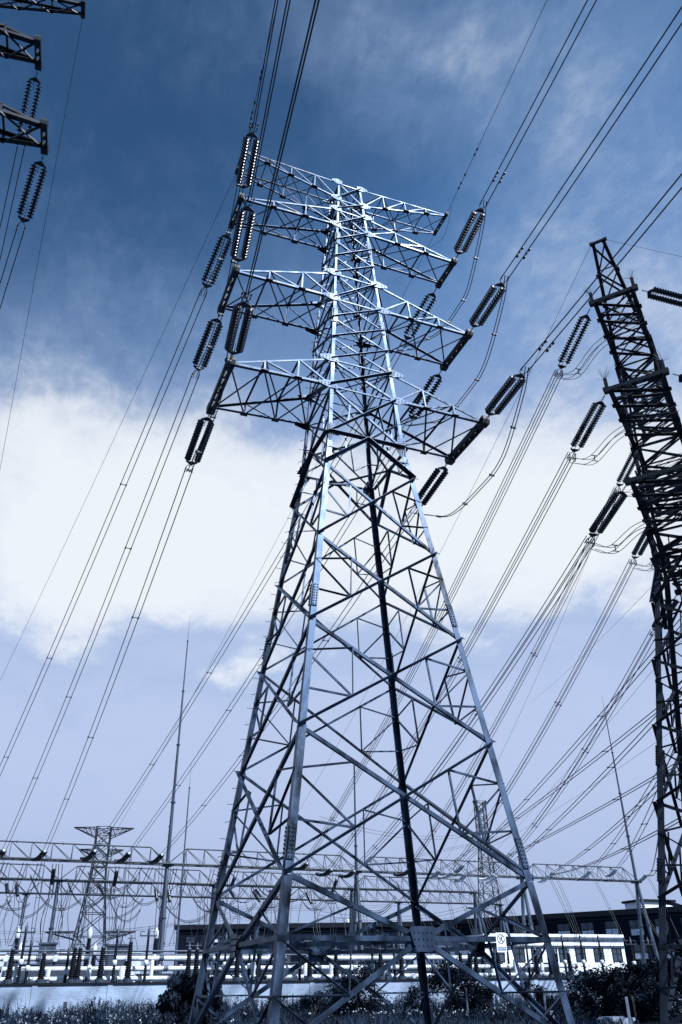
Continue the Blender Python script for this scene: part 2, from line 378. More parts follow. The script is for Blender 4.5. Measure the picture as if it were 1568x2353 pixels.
            tips[(sg, -1, k+1)] = Mx @ TN; tips[(sg, 1, k+1)] = Mx @ TF
    if detail:
        # bolted gussets on the faces at the arm roots and splices on the legs
        for l in 'ABCD':
            sx, sy = S[l]; n = V((0,sy,0)); e1 = V((sx,0,0))
            for k, arm in enumerate(cfg['arms']):
                for z in arm[:2]:
                    p = cn(l, z); wdt = .38 if k < 2 else .26; q = p + n*.045; g = MB()
                    g.prism(q, q+n*.018, [(-wdt,-.2),(wdt*.2,-.24),(wdt*1.7,-.08),(wdt*1.7,.08),(wdt*.3,.24),(-wdt,.14)], e1, V((0,0,1))); g.cur = 1
                    for i in range(5):
                        for jj in (-1, 1): g.lathe(q + n*.016 + e1*(-wdt*.7+i*wdt*.5) + V((0,0,jj*(.11-.015*i))), n, [(0,.03),(.03,.03)], 6, False)
                    g.build('gusset_plate', [steel, BOLT], legs[l])
            q = cn(l, zW) + n*.05; g = MB()
            g.prism(q, q+n*.02, [(-.55,-.1),(-.3,-.55),(.03,-.6),(.03,.6),(-.25,.55)], e1, V((0,0,1))); g.cur = 1
            for i in range(3):
                for jj in range(9): g.lathe(q+n*.018+e1*(-.05-.11*i)+V((0,0,(-.45+.11*jj)*(1-.35*i))), n, [(0,.032),(.03,.032)], 6, False)
            g.build('gusset_plate', [steel, BOLT], legs[l])
            for z in cfg['splice']:
                for n2, f1 in ((V((0,sy,0)), V((-sx,0,0))), (V((sx,0,0)), V((0,-sy,0)))):
                    a = (cn(l,z+.6)-cn(l,z-.6)).normalized(); p = cn(l,z) + n2*.03; g = MB()
                    g.prism(p-a*.55, p+a*.55, [(.02,0),(.24,0),(.24,.018),(.02,.018)], f1, n2); g.cur = 1
                    for i in (0,1):
                        for jj in range(8): g.lathe(p+f1*(.07+.11*i)+n2*.016+a*(-.48+.137*jj), n2, [(0,.03),(.035,.03)], 6, False)
                    g.build('splice_plate', [steel, BOLT], legs[l])
        # step bolts up the far left leg
        sbm = []
        for d in (V((-1,0,0)), V((-.55,.83,0))):
            q = MB(); q.tube([V(), d*.26], .013, 5); q.tube([d*.245, d*.26], .022, 6); sbm.append(q.mesh('step_bolt', steel))
        z = 3.2; i = 0
        while z < zt-1:
            o = bpy.data.objects.new('step_bolt', sbm[i % 2]); COL.objects.link(o); o.parent = legs['D']; o.location = cn('D', z); z += .7; i += 1
    return root, tips, cn

def hw_main(z): return 5.41-(5.41-2.085)*z/25.37 if z < 25.37 else 2.085-(2.085-.791)*(z-25.37)/21.38
main_cfg = dict(hw=hw_main, lower=[3.14,5.06,10.13,14.68,19.05,23.39,25.37], top=46.75,
    upper=[25.37,28.61,30.53,32.2,33.8,35.44,37.61,39.15,40.7,42.24,43.87,45.01,46.75],
    horiz=[28.61,30.53,35.44,37.61,42.24,43.87,45.01,46.75], splice=[6.0,14.95+.9,34.0,40.9],
    arms=[(28.61,30.53,7.21,1.90,28.35,28.60,3,.125,.34),(35.44,37.61,7.22,1.50,35.26,35.50,3,.115,.30),
          (42.24,43.87,7.14,1.02,41.93,42.25,3,.105,.25),(45.01,46.75,7.14,.83,46.72,47.12,4,.07,.16)])
pyl, TM, CNM = make_tower('lattice_pylon', (0,0,0), 0, 'tall pale lattice pylon in the middle with four pairs of crossarms', main_cfg)

def hw_right(z):
    zW, z4 = 23.92, 43.02
    return 5.857-(5.857-1.869)*z/zW if z < zW else 1.869-(1.869-1.184)*(z-zW)/(z4-zW)
right_cfg = dict(hw=hw_right, k=1.15, lower=[3.2,5.2,9.6,13.6,17.3,20.9,23.92], top=41.2,
    upper=[23.92,25.75,27.4,28.9,30.4,32.25,34.0,35.8,37.6,39.27,41.2], horiz=[25.75,27.4,32.25,34,39.27,41.2], splice=[6.5,12,17,29.5,36.5],
    arms=[(25.75,27.4,8.37,1.665,25.75,25.75,4,.2,.25),(32.25,34,8.37,1.646,32.25,32.25,4,.2,.25),(39.27,41.0,8.37,1.30,39.27,39.27,4,.19,.24),
          (39.9,41.2,9.6,.42,43.02,43.02,4,.14,.14)])
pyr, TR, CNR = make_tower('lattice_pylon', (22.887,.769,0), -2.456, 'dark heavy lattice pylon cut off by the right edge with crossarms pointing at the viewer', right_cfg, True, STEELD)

def hw_left(z): return 5.9-(5.9-2.1)*z/29. if z < 29 else 2.1-(2.1-.75)*(z-29)/25.5
left_cfg = dict(hw=hw_left, lower=[3.2,5.3,10.5,15.5,20.5,26.0,29.0], top=55.,
    upper=[29,33.5,36,38,40,42.04,44,46,47.8,49.43,51.1,53.4,55.], horiz=[34,36,42.04,44,49.43,51.1,53.4,55], splice=[],
    arms=[(34.0,36.0,5.0,.9,34.,34.,3,.17,.3),(42.04,44,8.1,.732,42.04,42.04,3,.2,.3),(49.43,51.1,6.5,.705,49.43,49.43,3,.2,.3),(53.4,55.,8.2,.359,55.26,55.26,4,.13,.22)])
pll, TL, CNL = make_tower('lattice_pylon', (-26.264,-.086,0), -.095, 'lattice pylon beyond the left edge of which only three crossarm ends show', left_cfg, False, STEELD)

# ------------------------------------------------------------------ insulator strings
disc_mb = MB(); disc_mb.lathe((0,0,0), (1,0,0), [(-.07,.035),(-.06,.065),(-.02,.075),(-.005,.09),(.05,.192),(.066,.194),(.03,.09),(.055,.075),(.065,.04),(.135,.028)], 16)
DISC = disc_mb.mesh('insulator_disc', GLASS)
def make_string(n=15, pitch=.205, sep=.275, flip=False, quad=False):
    """double tension string along local +X, 4.6 m long"""
    r = bpy.data.objects.new('insulator_string', None); COL.objects.link(r); r.empty_display_size = .2
    X0 = .82; X1 = X0+n*pitch
    lk = MB()
    for k in range(3): lk.tube([(.02+.15*k,0,0),(.06+.15*k,.04 if k%2 else 0,0 if k%2 else .04),(.15+.15*k,.04 if k%2 else 0,0 if k%2 else .04),(.2+.15*k,0,0),(.15+.15*k,-.04 if k%2 else 0,0 if k%2 else -.04),(.06+.15*k,-.04 if k%2 else 0,0 if k%2 else -.04),(.02+.15*k,0,0)], .018, 5)
    lk.build('shackle_link', BOLT, r)
    for (a, b, nm) in ((.46, .66, 1), (X1+.32, X1+.1, 1)):
        y = MB(); y.prism(V((0,0,-.025)), V((0,0,.025)), [(a,-.06),(b,-sep-.06),(b+(.06 if b>a else -.06),-sep-.05),(b+(.06 if b>a else -.06),sep+.05),(b,sep+.06),(a,.06)], V((1,0,0)), V((0,1,0)))
        y.build('yoke_plate', BOLT, r)
    for s in (-1, 1):
        c = MB(); c.tube([(.66,s*sep,0),(X1+.15,s*sep,0)], .025, 6); co = c.build('insulator_chain', BOLT, r)
        for i in range(n):
            d = bpy.data.objects.new('insulator_disc', DISC); COL.objects.link(d); d.parent = co; d.location = (X0+i*pitch, s*sep, 0)
            if flip: d.rotation_euler = (0,0,math.pi)
    ar = MB(); ar.tube([(.62,.06,.05),(X0+.4,.02,.1)], .016, 5); ar.tube([(X1+.2,.0,.05),(X1-.9,.0,.06)], .016, 5); ar.build('arcing_rod', BOLT, r)
    e = X1+.32
    for s in (-1, 1):
        c = MB(); q = .2
        c.tube([(e-.02,0,0),(e+.12,s*q*.8,0),(e+.28,s*q,0)], .022, 5); c.tube([(e+.24,s*q,0),(e+.62,s*q,0)], .038, 6); c.tube([(e+.42,s*q,-.01),(e+.44,s*q,-.16)], .03, 5)
        if quad: c.tube([(e+.1,s*q,0),(e+.3,s*q,-.34),(e+.5,s*q,-.36)], .03, 5)
        c.build('conductor_clamp', BOLT, r)
    return r, e+.6
STR, SLEN = make_string(); STRQ = None
first = True
def place_string(P, d, label, group, quad=False, lat=None):
    global first, STRQ
    d = V(d).normalized(); Y = V(lat) if lat is not None else V((0,0,1)).cross(d); Y = (Y - d*Y.dot(d)).normalized(); Z = d.cross(Y)
    if quad:
        if STRQ is None: STRQ = make_string(18, .188, .265, True, True)[0]; r = STRQ
        else: r = dup(STRQ)
    elif first: r = STR; first = False
    else: r = dup(STR)
    tag(r, label, 'insulator', group)
    r.matrix_world = Matrix(((d.x,Y.x,Z.x,P.x),(d.y,Y.y,Z.y,P.y),(d.z,Y.z,Z.z,P.z),(0,0,0,1)))
    return P + d*SLEN, Y, Z

# ------------------------------------------------------------------ conductors
def sag_pts(P, Q, sag, n=28):
    return [P.lerp(Q, i/n) - V((0,0,4*sag*(i/n)*(1-i/n))) for i in range(n+1)]
def bundle(P, Q, offs, sag, label, cat='power line', group=None, r=.031, spacers=(), dampers=(), name='conductor_bundle', taper=True):
    t = thing(name, P, label, cat, group)
    path = sag_pts(V((0,0,0)), Q-P, sag)
    for o in offs:
        m = MB(); m.tube([p+o for p in path], r, 5); m.build('wire', WIRE, t)
    def pt(s): return V((0,0,0)).lerp(Q-P, s) - V((0,0,4*sag*s*(1-s)))
    for s in spacers:
        m = MB(); c = pt(s)
        if len(offs) == 2: m.tube([c+offs[0], c+offs[1]], .035, 5)
        else:
            ce = sum(offs, V())/4
            for o in offs: m.tube([c+ce, c+o], .045, 5)
        for o in offs: m.box(c+o, .05, .09, .05)
        m.build('spacer', BOLT, t)
    dr = (Q-P).normalized()
    for s in dampers:
        for o in offs:
            c = pt(s)+o; m = MB()
            m.tube([c-dr*.28-V((0,0,.12)), c+dr*.28-V((0,0,.12))], .014, 5); m.box(c-V((0,0,.06)), .03, .05, .07)
            for q in (-1, 1): m.lathe(c+dr*(q*.28)-V((0,0,.12))-dr*.09, dr, [(0,.045),(.03,.06),(.15,.06),(.18,.04)], 8)
            m.build('vibration_damper', BOLT, t)
    return t
def single(P, Q, sag, label, cat='earth wire', r=.015, group=None, name='earth_wire'):
    m = MB(); m.tube(sag_pts(V((0,0,0)), V(Q)-V(P), sag), r, 5); return tag(m.build(name, WIRE, None, P), label, cat, group)
def loopw(pts, r, n=20, off=V((0,0,0))):
    """smooth curve through control points (Catmull-Rom)"""
    pts = [V(p) for p in pts]; out = []
    q = [pts[0]*2-pts[1]] + pts + [pts[-1]*2-pts[-2]]
    for i in range(1, len(q)-2):
        for k in range(n):
            t = k/n; a, b, c, d = q[i-1], q[i], q[i+1], q[i+2]
            out.append(.5*((2*b)+(c-a)*t+(2*a-5*b+4*c-d)*t*t+(3*b-a-3*c+d)*t**3)+off)
    out.append(pts[-1]+off); return out

LVN = {1:'lowest', 2:'middle', 3:'upper', 4:'top'}
SD = {-1:'left', 1:'right'}
near_end = {}; far_end = {}
gant = {(-1,1):V((-8.49,75,15.85)),(-1,2):V((-12.87,75,15.75)),(-1,3):V((-17,75,15.7)),(1,3):V((-2.93,75,16.1)),(1,2):V((1.04,75,16.0)),(1,1):V((4.94,75,16.0))}
NEARDIR = {(-1,1):(.116,.0478),(-1,2):(.128,.0478),(-1,3):(.13,.0478),(1,1):(.10,.0478),(1,2):(.10,.0478),(1,3):(.13,.0478)}
for (sg, k) in gant:
    az, sl_ = NEARDIR[(sg,k)]
    dn = V((-math.sin(az), -math.cos(az), -sl_)).normalized(); P = TM[(sg,-1,k)] + V((0,-.25,0))
    E, Y, Z = place_string(P, dn, f'insulator string pulling toward viewer from the {LVN[k]} {SD[sg]} crossarm of the middle pylon', 'near insulator strings of the middle pylon')
    near_end[(sg,k)] = E
    Q = E + dn*70 + V((0,0,1.0))
    bundle(E-dn*.2, Q, [Y*.2, -Y*.2] if sg > 0 else [Y*.07+Z*.19, -Y*.07-Z*.19], 1.2, f'wire pair passing overhead from the {LVN[k]} {SD[sg]} crossarm of the middle pylon', group='wire pairs passing overhead', dampers=(.03,) if sg > 0 else ())
    P = TM[(sg,1,k)] + V((0,.25,0)); G = gant[(sg,k)]; df = (G-P).normalized()
    df2 = (df+V((0,0,-.035))).normalized()
    E, Y, Z = place_string(P, df2, f'insulator string at the far end of the {LVN[k]} {SD[sg]} crossarm of the middle pylon', 'far insulator strings of the middle pylon')
    far_end[(sg,k)] = E
    bundle(E-df2*.2, G+V((0,-2.4,-.1)), [Y*.2, -Y*.2], 1.1, f'wire pair descending to the substation from the {LVN[k]} {SD[sg]} crossarm of the middle pylon', group='wire pairs going down to the substation', r=.03, spacers=(.22,.5,.72))
    # jumper loop under the arm
    a, b = near_end[(sg,k)], far_end[(sg,k)]; tn, tf = TM[(sg,-1,k)], TM[(sg,1,k)]
    out = V((sg*.25,0,0)); dp = 3.1
    ctrl = [a, a.lerp(tn,.25)+V((0,0,-.9))+out, tn+V((0,-.6,-dp*.85))+out*2, (tn+tf)/2+V((0,0,-dp))+out*2, tf+V((0,1.4,-dp*.95))+out*2, b.lerp(tf,.3)+V((0,0,-1.2))+out, b]
    t = thing('jumper_loop', a, f'slack jumper wires looping under the {LVN[k]} {SD[sg]} crossarm of the middle pylon', 'jumper wire', 'jumper loops of the middle pylon')
    for o in (-.09, .09):
        m = MB(); m.tube([p-a for p in loopw(ctrl, 1, 8, V((o,0,0)))], .026, 5); m.build('wire', WIRE, t)
    for s in (12, 20, 28, 36):
        m = MB(); c = loopw(ctrl,1,8)[s]-a; m.box(c, .15, .05, .05); m.build('spacer', BOLT, t)
# earth wires of the middle pylon
for sg, az, fx in ((-1,.085,-21.5),(1,.137,-1.)):
    P = TM[(sg,-1,4)]; dn = V((-math.sin(az), -math.cos(az), -.045))
    e = single(P, P+dn*85, .9, f'thin earth wire passing overhead from the {SD[sg]} top crossarm of the middle pylon', r=.016)
    m = MB(); u = dn.normalized()
    for s in (2.2, 2.6, 3.3, 4.9, 5.3): m.lathe(u*s-V((0,0,4*.9*s/85)), u, [(0,.02),(.05,.055),(.2,.055),(.26,.02)], 7)
    m.build('vibration_damper', BOLT, e)
    P = TM[(sg,1,4)]; single(P, V((fx,75,17.5)), 1.2, f'thin earth wire descending behind from the {SD[sg]} top crossarm of the middle pylon', r=.014)
    a, b = TM[(sg,-1,4)], TM[(sg,1,4)]
    m = MB(); m.tube([p-a for p in loopw([a+V((0,-.8,-.05)), a+V((sg*.15,.1,-.7)), (a+b)/2+V((sg*.12,.1,-1.25)), b+V((0,.9,-.5))],1,8)], .014, 5)
    tag(m.build('earth_jumper', WIRE, None, a), f'thin slack earth lead hanging under the {SD[sg]} top crossarm of the middle pylon', 'jumper wire')

# left pylon: far side strings
for k, gx in ((3,-26.5),(2,-30.5)):
    P = TL[(1,1,k)]; G = V((gx,75,16)); d = (G-P).normalized(); d = (d+V((0,0,-.03))).normalized()
    E, Y, Z = place_string(P+V((0,.15,-.25)), d, f'dark double insulator string below the {"upper" if k==3 else "lower"} crossarm end at the left edge', 'insulator strings at the left edge')
    bundle(E-d*.2, G, [Y*.2, -Y*.2], 1.2, f'wire pair from the {"upper" if k==3 else "lower"} insulator string at the left edge', group='wire pairs at the left edge')
single(TL[(1,1,4)], V((-20.5,75,17)), 1.0, 'thin earth wire slanting down the left side from the highest crossarm end', r=.016)

# right pylon: strings toward the substation (two circuits) and away to the right
RG = {3:V((23.5,75,15.7)),2:V((26.8,75,15.1)),1:V((30.0,75,15.0))}
RG2 = {3:V((38.0,75,15.4)),2:V((44.5,75,15.3)),1:V((51.0,75,15.2))}
vR = V((-math.sin(-2.456), math.cos(-2.456), 0))
jump_r = {}
for uu, GG, nm in ((1, RG, 'near'), (-1, RG2, 'far')):
    for k in (3,2,1):
        side = -1 if True else 1
        P = TR[(uu,-1,k)]; G = GG[k]; d = (G-P).normalized(); d = (d+V((0,0,-.05))).normalized()
        P = P + d*.35
        E, Y, Z = place_string(P, d, f'long dark double insulator string on the {nm} side {LVN[k]} crossarm of the right pylon', 'insulator strings of the right pylon', True)
        jump_r[(uu,k)] = E
        bundle(E-d*.1, G+V((0,-2.2,0)), [Y*.21+Z*.2, -Y*.21+Z*.2, Y*.21-Z*.2, -Y*.21-Z*.2], 1.4, f'descending bundle of four from the {nm} side {LVN[k]} crossarm of the right pylon', group='four wire bundles of the right pylon', r=.03, spacers=(.3,.62,.82))
        a = E
        mid = TR[(uu,-1,k)]*.45 + TR[(uu,1,k)]*.55
        ctrl = [a+V((0,0,-.2)), a.lerp(mid,.25)+V((0,0,-1.5)), a.lerp(mid,.6)+V((0,0,-1.6)), mid+V((0,0,-2.6)), TR[(uu,1,k)]+(-vR)*-.0+V((0,0,-2.4))]
        t = thing('jumper_loop', a, f'four slack jumper wires under the {nm} side {LVN[k]} crossarm of the right pylon', 'jumper wire', 'jumper loops of the right pylon')
        for o in ((-.2,0),(.2,0),(-.2,-.4),(.2,-.4)):
            m = MB(); m.tube([p-a for p in loopw(ctrl,1,8,Y*o[0]+V((0,0,o[1])))], .02, 5); m.build('wire', WIRE, t)
        m = MB(); c = loopw(ctrl,1,8)[9]-a; m.tube([c-Y*.2, c+Y*.2], .03, 5); m.tube([c-Y*.2-V((0,0,.4)), c+Y*.2-V((0,0,.4))], .03, 5); m.tube([c, c-V((0,0,.4))], .03, 5); m.build('spacer', BOLT, t)
dr = V((.98,-.10,-.05)).normalized()
for k in (3,2,1):
    P = TR[(1,1,k)]
    E, Y, Z = place_string(P+dr*.5, dr, f'dark double insulator string leaving to the right from the {LVN[k]} crossarm of the right pylon', 'insulator strings leaving to the right', True)
    bundle(E, E+dr*80+V((0,0,5)), [Y*.2+Z*.2,-Y*.2+Z*.2,Y*.2-Z*.2,-Y*.2-Z*.2], 2, f'four wire bundle leaving to the right from the {LVN[k]} crossarm of the right pylon', group='wire bundles leaving to the right', r=.02)
single(TR[(1,1,4)], TR[(1,1,4)]+V((70,-10,2)), 1.2, 'thin earth wire running right from the tip of the right pylon', r=.014)
single(TR[(1,-1,4)], V((20.,75,17.5)), 1.8, 'thin earth wire running down left from the tip of the right pylon', r=.014)
single(TR[(-1,-1,4)], V((45.,75,17.)), 1.8, 'thin earth wire from the far top arm of the right pylon down to the substation', r=.014)
# ------------------------------------------------------------------ ground
def sheet(name, x0, x1, y0, y1, z, m, n=1):
    mb = MB(); mb.add([(x0,y0,z),(x1,y0,z),(x1,y1,z),(x0,y1,z)], [(0,1,2,3)]); return mb.build(name, m)
tag(sheet('ground', -3000, 3000, -1500, 4500, 0, GROUND), 'dark grassy ground', None, None, 'structure'); 
GRAVEL = mat('yard_gravel', (.07,.09,.13), .95, 0, .35, 3, (1,1,1), .5)
tag(sheet('substation_yard', -60, 130, 35.2, 135, .004, GRAVEL), 'grey gravel of the substation yard', None, None, 'structure')

# ------------------------------------------------------------------ perimeter wall
WY = 34.6; WZ = 2.36
wl = thing('perimeter_wall', (10,WY,0), 'long pale perimeter wall with dark coping in front of the substation', 'wall')
m = MB(); m.boxm((-70,-.12,0),(110,.12,WZ-.12)); m.build('wall', WALLM, wl)
m = MB(); m.boxm((-70,-.2,WZ-.12),(110,.2,WZ)); m.build('coping', DARKTRIM, wl)
for k in range(36):
    m = MB(); m.boxm((-69.7+5*k,-.165,0),(-69.35+5*k,-.122,WZ-.122)); m.build('pilaster', WALLM, wl)
for x in (-17.5, 4.2, 26):
    m = MB(); m.boxm((x,-.14,.9),(x+.25,-.1,1.25)); m.build('wall_box', CABINET, wl)

# ------------------------------------------------------------------ gantries
def gantry(name, y, z, xs, x_ends, label, masts, gh=1.85, tops={}):
    t = thing(name, (0,y,0), label, 'gantry')
    for x in xs:
        for s in (-1, 1):
            m = MB(); m.tube([(x+.15*s,2.3*s,0),(x,.12*s,z-.3)], .3, 12, .22)
            for q in (.3,.62): c = V((x+.15*s,2.3*s,0)).lerp(V((x,.12*s,z-.3)), q); m.lathe(c, (0,0,1), [(-.06,.36),(.06,.36)], 12, False)
            m.build('pole', GALVPOLE, t)
        m = MB(); m.box((x,0,z-.15), .6, .55, .1); m.build('cap_plate', GIRDER, t)
        if x in masts:
            zt, zp = masts[x]; m = MB(); zz = z; n = 4
            for k in range(n):
                a = zz+(zt-zz)*k/n; b = zz+(zt-zz)*(k+1)/n; r = .23*(1-.2*k)
                m.tube([(x,0,a),(x,0,b)], r, 10, r*.84)
                m.lathe((x,0,b), (0,0,1), [(-.05,r*1.5),(.05,r*1.5)], 10, False)
            m.tube([(x,0,zt),(x,0,zp)], .035, 6, .012)
            for q in range(1, int((zt-zz)/1.1)): m.tube([(x-.02,0,zz+q*1.1),(x-.42+.012*q,0,zz+q*1.1)], .014, 4)
            m.build('lightning_mast', GALVPOLE, t)
    xx = [x_ends[0]] + list(xs) + [x_ends[1]] if x_ends[0] < xs[0]-1 else list(xs)
    if x_ends[1] <= xs[-1]+1 and xx[-1] == x_ends[1] and xx[-1] != xs[-1]: xx = xx[:-1]
    for a, b in zip(xx, xx[1:]):
        if b-a < 3: continue
        g = bpy.data.objects.new('girder', None); COL.objects.link(g); g.parent = t; g.empty_display_size = .2
        ta, tb = a+2.2, b-2.2; zt = z+gh
        for s in (-.65, .65):
            m = MB(); m.tube([(a,s,z),(b,s,z)], .10, 7)
            for q in range(1, 4): m.lathe((a+(b-a)*q/4,s,z), (1,0,0), [(-.05,.17),(.05,.17)], 8, False)
            m.build('bottom_chord', GIRDER, g)
        m = MB(); m.tube([(ta,0,zt),(tb,0,zt)], .08, 7)
        for q in range(1, 4): m.lathe((ta+(tb-ta)*q/4,0,zt), (1,0,0), [(-.05,.15),(.05,.15)], 8, False)
        m.build('top_chord', GIRDER, g)
        n = max(4, int((tb-ta)/2.1)); st = (tb-ta)/n; m = MB()
        for s in (-.65, .65):
            m.tube([(a,s,z),(ta,0,zt)], .055, 5); m.tube([(b,s,z),(tb,0,zt)], .055, 5)
            for k in range(n+1): m.tube([(ta+st*k,s,z),(ta+st*k,0,zt)], .042, 5)
            for k in range(n):
                m.tube([(ta+st*k,0,zt),(ta+st*(k+1),s,z)], .042, 5)
        for k in range(n): m.tube([(ta+st*k,-.65,z),(ta+st*(k+1),.65,z)], .035, 5); m.tube([(ta+st*k,-.65,z),(ta+st*k,.65,z)], .035, 5)
        m.build('lattice', GIRDER, g)
    return t
gantry('substation_gantry', 75, 15.2, [-19.,6.2,31.4,57.2,77.6], (-44.,77.6), 'nearest row of tubular poles and lattice girders with two tall lightning masts', {6.2:(44.4,48.),77.6:(41.,44.2),31.4:(21.5,22.5),57.2:(20.5,21.5)})
gantry('substation_gantry', 95, 15.2, [-27,-4.9,17,39,61], (-48,61), 'second row of poles and girders just behind the nearest gantry', {})
gantry('substation_gantry', 118, 15.6, [-30,-8,14,36,58,80], (-52,80), 'faint rearmost row of poles and girders in front of the brick building', {14:(38.,40.)})
# lone lightning mast behind the first
t = thing('lightning_mast', tuple(at_d(385,2230,150)*V((1,1,0)) if False else V((at_d(412,2100,150).x, at_d(412,2100,150).y, 0))), 'thin pale lightning mast just right of the tall mast', 'lightning mast')
m = MB()
for k in range(3): m.tube([(0,0,11*k),(0,0,11*k+11)], .22-.05*k, 8, .2-.05*k); m.lathe((0,0,11*k+11), (0,0,1), [(-.05,.3-.05*k),(.05,.3-.05*k)], 8, False)
m.build('pole', GALVPOLE, t); m = MB(); m.tube([(0,0,33),(0,0,37.5)], .04, 5, .015); m.build('tip_rod', GALVPOLE, t)

# strain insulators at the gantry, with droppers
def bent_insulator(P, Q, droop, m, label, group, name='strain_insulator'):
    mb = MB(); pts = [P.lerp(Q, i/8) - V((0,0,4*droop*(i/8)*(1-i/8))) for i in range(9)]
    L = (Q-P).length
    for i in range(8):
        d = pts[i+1]-pts[i]; l = d.length; n = 3; prof = []
        for k in range(n): x = l*k/n; prof += [(x,.12),(x+l/n*.25,.2),(x+l/n*.55,.2),(x+l/n*.8,.12)]
        prof.append((l,.12))
        mb.lathe(pts[i], d, prof, 8)
    o = V((.32,0,0)); base = list(mb.v); bf = [list(f) for f in mb.f]
    mb.add([V(v)+o for v in base], bf, True); mb.sm = [True]*len(mb.f); mb.cur = 1
    for e, d in ((P, pts[1]-pts[0]), (Q, pts[-1]-pts[-2])):
        mb.lathe(e+o*.5-d.normalized()*.12, d, [(0,.08),(.03,.19),(.12,.19),(.15,.08)], 10)
    return tag(mb.build(name, [m, PALEPORC]), label, 'insulator', group)
GL = 'dark strain insulator pair tied to the nearest substation girder'
GW = 'pale strain insulator pair sagging from the right half of the nearest girder'
ends = []
for (sg,k), G in gant.items():
    bent_insulator(G+V((-.16,-2.6,-.1)), G+V((-1.2,-.1,-.62)), .35, GLASS, GL, 'strain insulators on the nearest girder'); ends.append(G+V((0,-2.3,-.1)))
for GG in (RG, RG2):
    for k, G in GG.items():
        bent_insulator(G+V((-.16,-2.6,-.15)), G+V((-1.2,-.2,-.4)), .35, PALEPORC if G.x > 40 else GLASS, GW if G.x > 40 else GL, 'pale strain insulators' if G.x > 40 else 'strain insulators on the nearest girder'); ends.append(G+V((0,-2.5,-.2)))
# wire pairs from the right-hand girder to the lines off to the right
RW = [((1130,2016),(1501,1633),62,'rises most steeply from the third span'),((1060,2012),(1501,1763),70,'leaves the third span low and flat'),((1262,2006),(1501,1793),66,'starts at the left end of the right girder'),
      ((1345,2004),(1501,1772),72,'starts at the middle of the right girder'),((1404,2000),(1500,1824),72,'starts right of the middle of the right girder'),((1250,2014),(1504,1889),64,'runs lowest across the right sky'),((1474,2012),(1504,1968),78,'starts beside the right lightning mast'),
      ((1000,2004),(1500,1615),66,'crosses from the second span high to the right'),((1055,1990),(1500,1480),60,'climbs highest behind the right pylon')]
for a, b, dist, lb in RW:
    G = at_y(a[0], a[1], 75); G.y -= 1.2; B = at_d(b[0], b[1], dist); Q = B + (B-G).normalized()*25
    lat = (Q-G).normalized().cross(V((0,0,1))).normalized()*.22
    bundle(G, Q, [lat, -lat], .9, f'twin wire that {lb}', group='twin wires to the right', r=.036, spacers=(.35,.6))
    bent_insulator(G+V((-.16,0,0)), G+V((-.9,1.5,-.75)), .25, PALEPORC, GW, 'pale strain insulators'); ends.append(G+V((.1,.1,0)))
for i, (a, b) in enumerate([((1263,1572),(1459,1378)),((1150,1935),(1500,1530)),((1200,1900),(1500,1700))]):
    G = at_y(*a, 75); B = at_d(*b, 70); single(G+(G-B)*.5, B+(B-G)*.35, .6, ['faint single wire highest in the right sky','faint single wire below the upper one at right','faint single wire nearest the horizon at right'][i], r=.014)
dro = 'thin wire pair dropping from the nearest girder to the yard equipment'
for i, E in enumerate(ends):
    B = V((E.x+random.uniform(-.6,.9), 70+random.uniform(-4,2), random.uniform(6.,7.)))
    t = thing('dropper_wires', E, dro, 'power line', 'dropper wires of the nearest girder')
    for o in (-.18, .18):
        m = MB(); m.tube([p-E for p in loopw([E+V((o,0,0)), E.lerp(B,.35)+V((o,-.5,-.6)), E.lerp(B,.8)+V((o,-.2,-.3)), B+V((o*.3,0,0))],1,8)], .036, 4); m.build('wire', WIRE, t)
    m = MB(); c = E.lerp(B,.5)+V((0,-.5,-.5))-E; m.tube([c-V((.18,0,0)), c+V((.18,0,0))], .03, 4); m.build('spacer', BOLT, t)
# slack buses between the girder rows
rnd = random.Random(3); bus = 'slack overhead bus wires hung between girder rows of the substation'
for i, x in enumerate([-33,-31,-29,-27,-25,-23,-21,-18,-16,-14,-12.5,-10.5,-9,-7.2,-5.5,-3.4,-1.5,.4,2.5,4.4,8,9.5,11.5,13.5,15.5,17.5,19.5,22,24,26,29]):
    P, Q = V((x+rnd.uniform(-.8,.8),75.8,14.9)), V((x+rnd.uniform(-2.5,2.5),94.2,14.9)); sg = rnd.uniform(2.0,4.4)
    t = thing('bus_wires', P, bus, 'power line', 'slack bus wires between girder rows'); pts = sag_pts(V(), Q-P, sg, 20)
    for o in (-.2,.2):
        m = MB(); m.tube([p+V((o,0,0)) for p in pts], .042, 4); m.build('wire', WIRE, t)
    for a, b in ([((1,4),(16,19)),((1,4),),((16,19),),()][rnd.choice((0,1,2,2,3))]):
        a += rnd.choice((0,0,1)) if a == 1 else 0
        m = MB(); n = 14; A, B = pts[a], pts[b]; d = B-A; prof = []
        for k in range(n): xx = d.length*k/n; prof += [(xx,.1),(xx+.05,.2),(xx+.1,.2),(xx+.14,.1)]
        m.lathe(A, d, prof, 8); m.build('insulator_chain', GLASS, t)
    for q in (6, 10, 14):
        B = pts[q]+V((rnd.uniform(-.5,.5), rnd.uniform(-1,1), -(pts[q].z+P.z-6.8)))
        mid = pts[q].lerp(B,.5)+V((rnd.uniform(-.9,.9),0,0))
        m = MB(); m.tube(loopw([pts[q], mid, B],1,8), .036, 4); m.build('drop_wire', WIRE, t)
sw = 'long drooping bus wire swinging sideways under the girders'
